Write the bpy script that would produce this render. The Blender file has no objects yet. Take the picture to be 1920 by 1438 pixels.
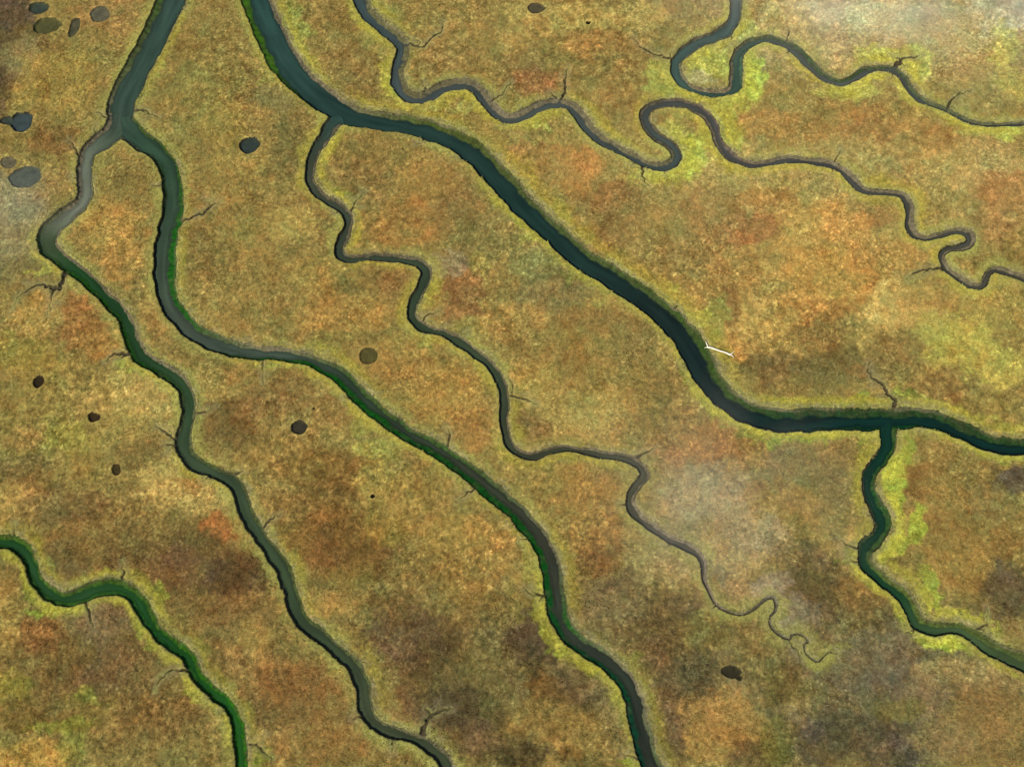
import bpy, math
import numpy as np
from mathutils import Vector

scene = bpy.context.scene
R = math.radians

# ------------------------------------------------------------------ camera
PW, PH = 1920.0, 1438.0
TILT, DIST, HFOV = R(20), 247.0, R(50)
TH = math.tan(HFOV / 2); TV = TH * 766 / 1024
CAM = np.array([0.0, -DIST * math.sin(TILT), DIST * math.cos(TILT)])
FWD = np.array([0.0, math.sin(TILT), -math.cos(TILT)])
UP = np.array([0.0, math.cos(TILT), math.sin(TILT)])
cd = bpy.data.cameras.new('camera'); cam = bpy.data.objects.new('camera', cd)
scene.collection.objects.link(cam)
scene.cycles.pixel_filter_type = 'BLACKMAN_HARRIS'; scene.cycles.filter_width = 1.15
cd.sensor_width = 36; cd.lens = 18 / TH; cd.clip_start = 1; cd.clip_end = 30000
cam.location = CAM; cam.rotation_euler = (TILT, 0, 0)
scene.camera = cam

# ------------------------------------------------------------------ sky + sun (from the lower left of the picture)
SUN_EL, SUN_AZ = R(49), math.atan2(-0.72, -0.69)
w = bpy.data.worlds.new('World'); scene.world = w; w.use_nodes = True
nt = w.node_tree; nt.nodes.clear()
sky = nt.nodes.new('ShaderNodeTexSky'); sky.sky_type = 'NISHITA'; sky.sun_disc = False
sky.sun_elevation = SUN_EL; sky.sun_rotation = SUN_AZ
bg = nt.nodes.new('ShaderNodeBackground'); bg.inputs['Strength'].default_value = 0.10
wo = nt.nodes.new('ShaderNodeOutputWorld')
nt.links.new(sky.outputs[0], bg.inputs[0]); nt.links.new(bg.outputs[0], wo.inputs[0])
sl = bpy.data.lights.new('sun', 'SUN'); sl.energy = 4.0; sl.angle = R(0.6); sl.color = (1.0, 0.93, 0.81)
sun = bpy.data.objects.new('sun', sl); scene.collection.objects.link(sun)
to_sun = Vector((math.sin(SUN_AZ) * math.cos(SUN_EL), math.cos(SUN_AZ) * math.cos(SUN_EL), math.sin(SUN_EL)))
sun.rotation_euler = (-to_sun).to_track_quat('-Z', 'Y').to_euler()
sun.location = to_sun * 400
vs = scene.view_settings
vs.view_transform = 'Standard'; vs.look = 'None'; vs.gamma = 1; vs.exposure = 0.52

# ------------------------------------------------------------------ helpers
def ground_pt(px, py):
    """photo pixel -> point of the marsh level (z = 0)"""
    px = np.asarray(px, float); py = np.asarray(py, float)
    nx = (px / PW - .5) * 2 * TH; ny = (.5 - py / PH) * 2 * TV
    dy = FWD[1] + ny * UP[1]; dz = FWD[2] + ny * UP[2]
    t = -CAM[2] / dz
    return CAM[0] + t * nx, CAM[1] + t * dy

def photo_px(X, Y):
    y = Y - CAM[1]; z = -CAM[2]
    dep = y * FWD[1] + z * FWD[2]; v = y * UP[1] + z * UP[2]
    dep = np.maximum(dep, 1.0)
    return (X / dep / (2 * TH) + .5) * PW, (.5 - v / dep / (2 * TV)) * PH

def lin(c):
    c = np.asarray(c, float) / 255.0
    return np.where(c <= .04045, c / 12.92, ((c + .055) / 1.055) ** 2.4)
ALB = np.array([.64, .61, .52])
def veg(c):
    c = np.array(c, float); c[1] += .22 * max(0, c[0] / 1.2 - c[1]); c[2] += .18 * max(0, c[0] * .48 - c[2])
    v = lin(c); g = v @ np.array([.25, .65, .10])
    v = g + (v - g) * .79                      # sun-bleached, a little less saturated
    return v * ALB * np.array([1.0, 1.065, .79 + .20 * min(1, max(0, (c[2] / max(c[0], 1) - .5) / .2))])

_rng = np.random.default_rng(7)
_ang = _rng.random((256, 256)) * 2 * np.pi
_GX = np.cos(_ang).astype(np.float32); _GY = np.sin(_ang).astype(np.float32)
def noise(X, Y, scale, seed=0):
    """gradient noise about -1..1, feature size = scale"""
    a = 0.7 * seed + 0.4
    ca, sa = math.cos(a), math.sin(a)
    U = ((X * ca - Y * sa) / scale + 17.3 * seed + 500).astype(np.float32)
    V = ((X * sa + Y * ca) / scale + 9.1 * seed + 500).astype(np.float32)
    iu = np.floor(U).astype(np.int32); iv = np.floor(V).astype(np.int32)
    fu = U - iu; fv = V - iv
    def g(du, dv):
        a_, b_ = (iu + du) & 255, (iv + dv) & 255
        return _GX[b_, a_] * (fu - du) + _GY[b_, a_] * (fv - dv)
    su = fu * fu * fu * (fu * (fu * 6 - 15) + 10); sv = fv * fv * fv * (fv * (fv * 6 - 15) + 10)
    a0 = g(0, 0); a0 += su * (g(1, 0) - a0)
    b0 = g(0, 1); b0 += su * (g(1, 1) - b0)
    return (a0 + sv * (b0 - a0)) * 1.5
def fbm(X, Y, scale, seed, octs=3, gain=.55):
    s = 0; a = 1.0; n = 0
    for o in range(octs):
        s = s + a * noise(X, Y, scale / 2 ** o, seed + 3 * o); n += a; a *= gain
    return s / n
def sstep(a, b, x):
    t = np.clip((x - a) / (b - a), 0, 1); return t * t * (3 - 2 * t)

def mesh_obj(name, co, faces, cols, mat, smooth=False, attr='colour'):
    """faces: (n,k) int array"""
    me = bpy.data.meshes.new(name)
    co = np.ascontiguousarray(co, np.float32); faces = np.ascontiguousarray(faces, np.int32)
    n, k = faces.shape
    me.vertices.add(len(co)); me.vertices.foreach_set('co', co.ravel())
    me.loops.add(n * k); me.loops.foreach_set('vertex_index', faces.ravel())
    me.polygons.add(n); me.polygons.foreach_set('loop_start', np.arange(n, dtype=np.int32) * k)
    me.polygons.foreach_set('loop_total', np.full(n, k, np.int32))
    if smooth: me.polygons.foreach_set('use_smooth', np.ones(n, bool))
    me.update(calc_edges=True)
    if cols is not None:
        at = me.color_attributes.new(attr, 'FLOAT_COLOR', 'POINT')
        rgba = np.ones((len(co), 4), np.float32); rgba[:, :cols.shape[1]] = cols
        at.data.foreach_set('color', rgba.ravel())
    me.materials.append(mat)
    o = bpy.data.objects.new(name, me); scene.collection.objects.link(o)
    return o

# ------------------------------------------------------------------ materials
def new_mat(name):
    m = bpy.data.materials.new(name); m.use_nodes = True
    return m, m.node_tree, m.node_tree.nodes['Principled BSDF']

def attr_mat(name, rough, grain, grain_scale, bump=0.0, spec=.15, gvar=(0.72, 1.28)):
    m, t, p = new_mat(name)
    a = t.nodes.new('ShaderNodeAttribute'); a.attribute_name = 'colour'
    if grain:
        geo = t.nodes.new('ShaderNodeNewGeometry')
        n1 = t.nodes.new('ShaderNodeTexNoise'); n1.inputs['Scale'].default_value = grain_scale
        n1.inputs['Detail'].default_value = 4; n1.inputs['Roughness'].default_value = .7
        t.links.new(geo.outputs['Position'], n1.inputs['Vector'])
        mr = t.nodes.new('ShaderNodeMapRange'); mr.inputs[1].default_value = .3; mr.inputs[2].default_value = .7
        mr.inputs[3].default_value = gvar[0]; mr.inputs[4].default_value = gvar[1]
        t.links.new(n1.outputs['Fac'], mr.inputs[0])
        mx = t.nodes.new('ShaderNodeVectorMath'); mx.operation = 'SCALE'
        t.links.new(a.outputs['Color'], mx.inputs[0]); t.links.new(mr.outputs[0], mx.inputs['Scale'])
        t.links.new(mx.outputs[0], p.inputs['Base Color'])
        if bump:
            b = t.nodes.new('ShaderNodeBump'); b.inputs['Strength'].default_value = bump; b.inputs['Distance'].default_value = .08
            t.links.new(n1.outputs['Fac'], b.inputs['Height']); t.links.new(b.outputs[0], p.inputs['Normal'])
    else:
        t.links.new(a.outputs['Color'], p.inputs['Base Color'])
    p.inputs['Roughness'].default_value = rough
    p.inputs['Specular IOR Level'].default_value = spec
    return m
M_GROUND = attr_mat('marsh_soil_and_turf', .92, True, 3.0, .5, .05)
M_GRASS = attr_mat('marsh_grass_blades', .9, False, 0, 0, .03)

def water_mat():
    m, t, p = new_mat('tidal_water')
    a = t.nodes.new('ShaderNodeAttribute'); a.attribute_name = 'colour'
    t.links.new(a.outputs['Color'], p.inputs['Base Color'])
    p.inputs['Roughness'].default_value = .12; p.inputs['IOR'].default_value = 1.33
    geo = t.nodes.new('ShaderNodeNewGeometry')
    n1 = t.nodes.new('ShaderNodeTexNoise'); n1.inputs['Scale'].default_value = 1.2; n1.inputs['Detail'].default_value = 3
    t.links.new(geo.outputs['Position'], n1.inputs['Vector'])
    b = t.nodes.new('ShaderNodeBump'); b.inputs['Strength'].default_value = .12; b.inputs['Distance'].default_value = .05
    t.links.new(n1.outputs['Fac'], b.inputs['Height']); t.links.new(b.outputs[0], p.inputs['Normal'])
    tr = t.nodes.new('ShaderNodeBsdfTransparent'); mx = t.nodes.new('ShaderNodeMixShader'); t.links.new(a.outputs['Alpha'], mx.inputs[0])
    out = t.nodes['Material Output']
    t.links.new(tr.outputs[0], mx.inputs[1]); t.links.new(p.outputs[0], mx.inputs[2]); t.links.new(mx.outputs[0], out.inputs['Surface'])
    return m
M_WATER = water_mat()

# ------------------------------------------------------------------ channels, traced as (x, y, width) in photo pixels
A = [(400,-170,54),(345,-60,52),(320,0,50),(297,50,49),(272,100,48),(246,150,49),(231,180,51),(226,205,50),(224,225,46)]
A1 = [(232,175,46),(226,205,48),(220,232,46),(207,251,39),(190,264,35),(168,282,30),(159,305,32),(158,330,32),(160,357,30),(152,379,30),(127,401,33),(103,421,36),(88,441,39),(88,458,38),(97,472,34),(111,483,30),(132,500,29),(154,515,27),(185,546,27),(214,573,28),(234,600,28),(245,632,30),(259,662,31),(276,676,29),(307,694,30),(335,714,30),(349,736,29),(352,764,27),(348,794,28),(343,824,31),(347,847,32),(365,867,29),(397,884,26),(431,899,26),(449,921,28),(457,947,30),(468,975,30),(485,1003,29),(505,1031,28),(530,1066,30),(543,1103,29),(554,1140,29),(571,1169,28),(601,1193,28),(635,1221,28),(663,1249,29),(678,1282,30),(683,1312,29),(693,1346,28),(716,1364,26),(746,1377,22),(779,1387,21),(807,1402,25),(831,1425,28),(845,1465,28),(872,1560,28)]
A2 = [(232,175,46),(225,205,48),(230,230,46),(247,248,41),(270,266,37),(297,287,34),(314,309,36),(321,335,39),(324,370,40),(322,404,40),(315,434,42),(309,480,43),(308,503,42),(310,538,39),(319,570,37),(340,598,37),(370,624,36),(409,645,34),(444,654,31),(480,661,29),(517,664,27),(560,669,26),(598,682,27),(630,699,30),(660,727,34),(692,760,34),(729,787,32),(767,814,32),(809,837,31),(847,861,32),(886,891,35),(925,922,36),(950,944,36),(975,967,36),(1000,997,37),(1018,1026,38),(1030,1056,40),(1038,1091,40),(1044,1133,39),(1054,1166,38),(1076,1198,35),(1113,1225,34),(1146,1249,34),(1173,1277,36),(1188,1311,37),(1197,1350,38),(1211,1404,40),(1226,1445,40),(1238,1490,40),(1262,1590,40)]
B = [(425,-170,60),(462,-60,58),(481,0,57),(503,54,58),(525,102,57),(545,130,55),(570,157,50),(605,185,47),(650,212,41),(696,223,35),(749,231,36),(802,243,38),(849,260,39),(888,284,43),(922,317,47),(954,353,46),(985,387,45),(1012,412,44),(1041,439,43),(1097,488,42),(1142,515,43),(1175,538,43),(1214,564,43),(1254,597,47),(1284,630,50),(1305,664,52),(1327,704,51),(1352,739,46),(1386,765,43),(1417,780,42),(1450,787,44),(1490,788,45),(1540,786,44),(1590,785,42),(1640,786,42),(1690,784,40),(1720,783,38),(1757,788,36),(1790,802,34),(1824,817,34),(1857,830,32),(1890,836,32),(1925,837,32),(1990,836,32),(2120,846,33),(2250,836,34)]
B1 = [(636,218,32),(624,231,28),(611,254,23),(594,277,21),(584,304,20),(581,334,19),(590,355,19),(613,374,17),(638,387,17),(652,405,18),(652,424,19),(644,446,21),(637,464,20),(640,478,19),(656,484,16),(700,481,15),(740,483,16),(775,489,18),(795,500,20),(800,515,21),(791,538,20),(778,563,20),(773,588,19),(782,606,20),(800,616,17),(829,624,16),(858,638,18),(885,657,18),(915,680,19),(934,706,19),(944,734,19),(946,762,19),(944,785,17),(947,806,17),(954,828,18),(964,843,18),(982,854,17),(1004,855,15),(1030,846,14),(1058,840,13),(1095,846,14),(1130,852,16),(1165,857,17),(1190,866,17),(1205,880,17),(1207,893,18),(1193,911,18),(1182,932,17),(1183,948,18),(1192,965,18),(1216,984,17),(1238,999,16),(1262,1013,16),(1290,1026,17),(1311,1040,17),(1319,1058,14),(1320,1083,11),(1328,1103,8),(1342,1132,6.5),(1362,1145,6),(1386,1152,6),(1406,1147,6),(1424,1133,7),(1438,1122,7),(1450,1121,7),(1456,1133,7),(1453,1146,6.5),(1445,1156,6.5),(1444,1169,6.5),(1453,1183,6),(1467,1193,5.5),(1480,1198,5.5),(1485,1191,5),(1495,1189,5),(1507,1193,5),(1515,1203,5),(1508,1209,4.5),(1510,1223,4),(1520,1234,4),(1533,1241,4),(1543,1233,3),(1553,1224,2.5),(1566,1226,2)]
B2 = [(1667,796,36),(1665,814,33),(1665,835,30),(1658,851,29),(1642,871,28),(1631,893,28),(1629,918,28),(1637,941,29),(1650,963,32),(1657,985,30),(1647,1003,32),(1628,1023,33),(1622,1042,30),(1630,1064,27),(1653,1084,25),(1679,1104,27),(1700,1124,30),(1712,1147,30),(1725,1170,28),(1750,1178,25),(1785,1177,24),(1811,1183,25),(1838,1201,28),(1862,1217,30),(1893,1231,32),(1920,1242,35),(1980,1272,36),(2090,1330,38),(2200,1380,38)]
C = [(600,-160,28),(655,-50,28),(677,0,28),(690,25,26),(715,48,24),(743,70,25),(755,89,25),(750,112,26),(745,133,26),(748,158,27),(762,177,24),(785,183,22),(808,176,23),(824,166,23),(852,157,22),(880,158,22),(901,173,24),(918,197,24),(939,216,22),(960,221,20),(983,214,21),(1003,203,22),(1030,193,20),(1060,194,19),(1083,210,22),(1102,236,23),(1126,260,20),(1158,278,17),(1190,295,16),(1215,307,15),(1240,311,17),(1261,303,22),(1267,289,24),(1259,275,22),(1242,262,20),(1223,247,20),(1212,231,20),(1210,214,20),(1221,200,19),(1248,192,17),(1280,194,17),(1308,204,18),(1330,222,19),(1341,245,19),(1351,272,19),(1369,292,18),(1391,303,15),(1415,308,14),(1440,305,13),(1465,299,14),(1497,298,14),(1530,303,14),(1562,309,15),(1585,322,17),(1603,342,17),(1623,356,14),(1655,360,11),(1685,363,12),(1700,374,16),(1706,394,17),(1705,420,17),(1714,438,16),(1733,446,13),(1757,442,12),(1792,432,12),(1813,436,15),(1821,448,19),(1814,459,18),(1795,464,13),(1775,468,13),(1766,480,13),(1774,501,13),(1793,517,14),(1815,532,13),(1834,537,12),(1845,531,13),(1852,514,13),(1864,504,13),(1885,509,14),(1920,522,13),(1980,548,13),(2080,572,14),(2200,560,14)]
D = [(1410,-160,26),(1385,-60,24),(1380,0,24),(1378,28,24),(1366,53,25),(1340,67,23),(1303,82,21),(1276,103,22),(1266,122,21),(1273,145,20),(1294,163,16),(1322,173,14),(1352,174,16),(1374,165,21),(1380,145,25),(1380,118,24),(1388,97,22),(1405,81,18),(1425,73,15),(1442,72,15),(1463,77,15),(1485,87,17),(1509,109,20),(1531,132,19),(1553,147,15),(1577,154,13),(1600,145,15),(1624,132,15),(1650,127,13),(1677,131,14),(1695,147,16),(1712,172,15),(1735,190,12),(1769,203,10),(1799,218,10),(1826,229,9),(1857,233,9),(1920,231,9),(1990,230,9),(2120,238,9),(2240,222,9)]
E = [(-200,996,30),(-60,1010,28),(0,1014,28),(24,1018,29),(45,1033,30),(57,1058,28),(68,1084,27),(86,1108,29),(114,1123,31),(147,1118,30),(172,1107,33),(205,1101,34),(235,1107,33),(258,1125,31),(275,1155,30),(297,1186,27),(322,1207,28),(351,1229,28),(364,1253,27),(377,1277,26),(405,1302,26),(430,1326,24),(444,1356,25),(450,1390,27),(455,1438,26),(459,1490,26),(472,1600,28)]
GREEN, GREEN2, DKG = (22,92,22), (50,98,32), (24,58,32)
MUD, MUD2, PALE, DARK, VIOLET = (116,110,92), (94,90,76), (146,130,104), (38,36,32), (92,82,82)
# keys: (fraction of the point list, left bank, right bank [share of width], left colour, right colour, floor colour, water colour)
# left / right are seen walking along the list
CH = [
 ('A', A, 1.5, 1.05, [(0,.10,.26,MUD2,GREEN2,(50,60,54),(64,82,88)),(.5,.08,.20,MUD2,(70,88,50),(52,60,54),(66,82,84)),(1,.08,.14,MUD2,MUD,(56,62,56),(70,84,84))]),
 ('A1', A1, 1.35, 1.05, [(0,.10,.14,MUD2,MUD,(56,62,56),(70,84,84)),(.045,.12,.18,(90,96,60),MUD,(64,70,62),(80,90,88)),(.12,.15,.25,(90,96,60),MUD,(98,98,92),(126,124,128)),(.175,.22,.24,(96,100,76),MUD,(102,100,94),(134,130,134)),(.22,.16,.10,MUD,(60,90,40),(60,88,50),(84,92,74)),(.30,.20,.30,MUD2,(30,84,22),(34,80,30),(40,76,46)),(.42,.22,.30,MUD,(30,84,22),(38,76,34),(50,76,52)),(.56,.22,.16,(70,84,48),MUD2,(62,74,56),(76,88,74)),(.75,.24,.16,(60,84,40),MUD2,(60,66,48),(70,82,66)),(.88,.24,.14,(86,92,66),MUD2,(64,66,54),(80,84,70)),(1,.24,.14,MUD,MUD2,(66,66,54),(76,82,66))]),
 ('A2', A2, 1.4, 1.05, [(0,.08,.14,MUD2,MUD,(56,62,56),(70,84,84)),(.05,.12,.12,(60,90,40),MUD,(50,62,54),(64,82,80)),(.12,.14,.18,(40,84,30),(50,84,36),(48,70,48),(60,82,72)),(.22,.42,.05,GREEN,DARK,(50,64,50),(72,84,80)),(.31,.32,.05,GREEN,DARK,(62,66,60),(86,92,92)),(.40,.26,.26,MUD,GREEN,(54,66,58),(80,90,92)),(.48,.25,.40,(56,90,40),(18,88,22),(40,60,44),(60,72,66)),(.60,.26,.42,(54,90,38),(20,80,26),(44,56,46),(66,68,62)),(.72,.14,.42,MUD2,(10,88,24),(52,54,48),(70,66,62)),(.80,.34,.30,(22,88,26),(18,76,34),(50,56,48),(70,72,70)),(.88,.16,.34,MUD,(14,76,44),(40,52,46),(60,62,60)),(1,.26,.24,(20,80,26),(20,60,52),(40,44,40),(58,58,56))]),
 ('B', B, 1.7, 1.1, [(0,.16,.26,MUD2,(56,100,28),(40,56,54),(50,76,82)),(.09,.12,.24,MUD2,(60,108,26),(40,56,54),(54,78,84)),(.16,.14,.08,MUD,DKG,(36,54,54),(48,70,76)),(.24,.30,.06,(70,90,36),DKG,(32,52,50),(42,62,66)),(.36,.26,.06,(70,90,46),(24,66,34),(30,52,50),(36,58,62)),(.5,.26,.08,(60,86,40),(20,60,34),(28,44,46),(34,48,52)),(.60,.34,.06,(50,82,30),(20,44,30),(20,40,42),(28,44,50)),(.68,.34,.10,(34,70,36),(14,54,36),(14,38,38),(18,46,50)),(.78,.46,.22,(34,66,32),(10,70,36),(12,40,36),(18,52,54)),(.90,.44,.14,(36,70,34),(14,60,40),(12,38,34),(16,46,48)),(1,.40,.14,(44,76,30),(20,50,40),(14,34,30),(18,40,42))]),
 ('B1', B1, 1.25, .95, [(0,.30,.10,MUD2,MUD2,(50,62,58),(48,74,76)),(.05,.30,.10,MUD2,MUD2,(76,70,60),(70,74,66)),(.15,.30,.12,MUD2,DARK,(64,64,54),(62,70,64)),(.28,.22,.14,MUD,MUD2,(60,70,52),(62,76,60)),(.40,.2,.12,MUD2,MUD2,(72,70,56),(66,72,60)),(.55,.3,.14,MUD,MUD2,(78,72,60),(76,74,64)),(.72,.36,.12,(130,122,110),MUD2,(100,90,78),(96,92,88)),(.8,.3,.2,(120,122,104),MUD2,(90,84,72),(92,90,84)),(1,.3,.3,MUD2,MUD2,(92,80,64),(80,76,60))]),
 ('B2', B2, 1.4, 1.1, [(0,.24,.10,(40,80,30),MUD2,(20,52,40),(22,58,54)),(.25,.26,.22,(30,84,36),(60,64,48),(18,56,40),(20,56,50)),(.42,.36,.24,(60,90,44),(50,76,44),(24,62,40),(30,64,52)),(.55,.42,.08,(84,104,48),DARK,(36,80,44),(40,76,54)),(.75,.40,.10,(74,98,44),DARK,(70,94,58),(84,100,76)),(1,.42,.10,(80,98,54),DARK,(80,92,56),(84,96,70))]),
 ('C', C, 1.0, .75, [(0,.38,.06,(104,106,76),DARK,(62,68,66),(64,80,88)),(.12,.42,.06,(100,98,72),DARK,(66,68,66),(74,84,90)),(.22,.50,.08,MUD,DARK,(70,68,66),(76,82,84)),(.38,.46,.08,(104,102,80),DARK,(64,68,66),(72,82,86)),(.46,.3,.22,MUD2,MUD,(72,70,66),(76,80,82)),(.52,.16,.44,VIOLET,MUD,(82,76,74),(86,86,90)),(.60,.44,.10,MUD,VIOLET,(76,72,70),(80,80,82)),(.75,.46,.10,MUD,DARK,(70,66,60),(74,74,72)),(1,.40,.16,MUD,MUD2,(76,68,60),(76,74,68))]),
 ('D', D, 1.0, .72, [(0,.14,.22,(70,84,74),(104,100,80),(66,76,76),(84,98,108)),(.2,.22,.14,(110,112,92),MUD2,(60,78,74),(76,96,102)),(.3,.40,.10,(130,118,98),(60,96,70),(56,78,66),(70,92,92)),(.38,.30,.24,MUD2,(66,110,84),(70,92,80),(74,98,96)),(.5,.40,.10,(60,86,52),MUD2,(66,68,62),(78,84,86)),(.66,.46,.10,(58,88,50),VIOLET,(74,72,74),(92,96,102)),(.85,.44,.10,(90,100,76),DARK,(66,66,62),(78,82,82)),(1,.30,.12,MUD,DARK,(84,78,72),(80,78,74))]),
 ('E', E, 1.3, 1.0, [(0,.34,.12,(60,100,26),(26,70,22),(30,84,24),(32,72,36)),(.35,.30,.30,(64,96,36),(54,100,36),(36,84,34),(52,84,52)),(.55,.40,.26,(50,92,24),(40,104,40),(30,84,28),(36,80,40)),(.8,.34,.24,(40,96,14),(34,90,30),(40,110,20),(40,92,36)),(1,.34,.20,(34,92,12),(40,90,20),(44,112,14),(40,90,30))]),
]
CREEKS = [
 [(1480,1199,5),(1484,1208,4),(1497,1221,3),(1500,1236,2)],
 [(250,207,6),(257,206,5),(270,205,5),(280,213,5),(297,219,2)], [(338,416,9),(344,413,6),(360,407,6),(384,397,5),(397,384,4),(414,377,2)],
 [(147,290,7),(144,284,5),(137,270,4),(130,263,2)], [(198,219,5),(193,217,4),(183,210,2)], [(306,349,3),(287,347,2)],
 [(762,82,9),(767,82,7),(794,87,5),(807,73,5),(827,60,4),(832,40,2)], [(922,188,7),(927,184,5),(944,173,3.5),(951,160,3),(960,153,2)],
 [(656,397,8),(660,391,5),(670,374,3),(684,357,2)], [(1048,191,15),(1050,186,11),(1060,167,6),(1060,147,5),(1067,123,2.5)],
 [(1263,112,9),(1257,108,6),(1224,100,5),(1200,87,3),(1190,73,2)], [(1208,306,7),(1207,310,5),(1205,330,3),(1217,347,2)],
 [(1476,79,9),(1477,75,7),(1480,57,3)], [(1674,128,12),(1680,124,10),(1697,108,6),(1714,107,4.5),(1727,102,2)],
 [(1776,205,8),(1777,200,6),(1784,187,4.5),(1797,177,4),(1817,170,2)], [(1563,309,7),(1564,305,5),(1570,293,4),(1577,280,2)],
 [(1774,503,7),(1755,503,5.5),(1733,505,5),(1713,512,4),(1700,522,2)],
 [(124,508,12),(119,520,9),(113,540,8),(97,540,7),(77,533,5.5),(57,540,4),(33,557,2.5),(20,587,1.2)], [(103,541,8),(100,545,5),(96,562,3),(90,590,1.5)],
 [(242,664,9),(235,664,7),(214,662,5),(195,678,2)], [(362,776,7),(367,775,5),(387,772,3.5),(402,763,2)],
 [(332,826,8),(326,822,6),(310,809,4.5),(296,801,2.5)], [(333,836,6),(327,835,5),(310,832,2.5)], [(436,892,8),(444,888,7),(452,884,4)],
 [(493,672,7),(493,680,4),(493,697,3),(493,720,2)], [(894,914,8),(889,917,5),(874,927,3.5),(857,937,2)],
 [(838,838,8),(841,831,6),(844,813,4),(841,803,2)], [(786,606,7),(790,604,5),(802,590,4.5),(822,583,2)],
 [(945,744,9),(953,742,6),(964,742,6),(983,747,4.5),(1007,757,2)], [(960,740,4),(962,722,3.5),(955,710,2)],
 [(1186,862,11),(1193,858,9),(1213,847,5),(1230,838,2)], [(1178,946,6),(1172,946,4),(1160,945,2)],
 [(1679,770,12),(1677,764,10),(1679,748,7),(1664,739,6),(1658,723,5.5),(1640,710,5),(1627,697,3.5),(1630,680,2)],
 [(1258,584,13),(1264,578,11),(1269,574,5)], [(158,1126,8),(161,1132,6),(168,1150,5),(170,1166,3.5),(176,1180,2)],
 [(226,1094,10),(229,1088,8),(233,1070,5),(229,1053,2)], [(354,1257,9),(346,1256,6.5),(316,1259,5),(299,1276,4),(291,1296,2)],
 [(26,1010,5),(27,1003,4),(28,980,2)], [(459,1396,5),(465,1396,4),(480,1396,5),(497,1412,4),(510,1422,2)],
 [(488,998,9),(493,990,6),(507,973,4.5),(527,963,2)],
 [(788,1390,15),(792,1379,14),(798,1360,10),(801,1350,11),(809,1339,8),(829,1332,6.5),(849,1329,3)], [(809,1341,8),(799,1331,4)],
 [(683,1343,8),(676,1344,6),(660,1347,2)], [(737,1380,7),(737,1388,4.5),(736,1410,2)],
 [(1024,1116,8),(1018,1116,6),(997,1114,4),(983,1103,2)], [(992,1009,5),(987,1010,4),(977,1011,2)],
 [(1204,1426,7),(1197,1423,5),(1184,1418,3.5),(1170,1415,2)], [(1612,1030,8),(1606,1027,6),(1586,1020,4.5),(1572,1008,2)],
 [(1614,1053,5),(1606,1053,4),(1586,1052,2)], [(1716,1176,6),(1714,1182,5),(1711,1188,4),(1697,1185,2)],
 [(1830,1182,8),(1838,1177,6),(1852,1171,5),(1852,1140,2)], [(1660,994,6),(1667,994,5),(1680,995,2)],
 [(1344,1134,5),(1337,1139,2)], [(1310,646,5),(1316,652,4),(1324,665,3),(1335,684,2)],
]
# ponds: centre, radii, turn, depth, bed colour, water colour
PONDS = [
 (72,14,19,11,0,.5,(74,84,60),(64,78,78)), (88,47,27,15,-6,.55,(104,100,56),(94,92,52)), (139,51,10,20,14,.35,(98,92,66),(92,90,70)),
 (187,26,19,15,0,.35,(114,106,82),(106,104,88)), (40,227,21,19,0,.7,(60,70,70),(72,90,100)), (16,226,16,8,-4,.5,(60,70,66),(66,82,86)),
 (468,271,19,16,-10,.6,(58,66,58),(62,78,78)), (15,304,15,11,0,.25,(120,108,80),(112,104,84)), (48,331,31,20,-6,.45,(92,98,86),(92,104,100)),
 (1005,15,17,10,5,.5,(104,92,66),(96,88,66)), (1103,42,4,3,-20,.4,(50,34,20),(50,36,22)), (72,715,11,12,0,.5,(62,44,26),(62,48,30)),
 (175,782,12,9,5,.5,(70,48,26),(70,50,32)), (218,880,9,11,-10,.4,(88,68,36),(80,64,38)), (690,667,19,16,3,.35,(104,92,46),(98,90,50)),
 (561,801,15,14,0,.5,(76,68,50),(68,62,50)), (588,766,3,3,0,.4,(60,40,20),(60,40,20)), (699,930,4,4,0,.5,(40,26,12),(40,26,14)),
 (1371,1259,19,12,14,.3,(64,58,40),(62,58,42)), (1386,1270,7,6,40,.3,(64,58,40),(62,58,42)), (1043,41,0,0,0,0,None,None),
]
PONDS = [p for p in PONDS if p[2]]
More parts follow.
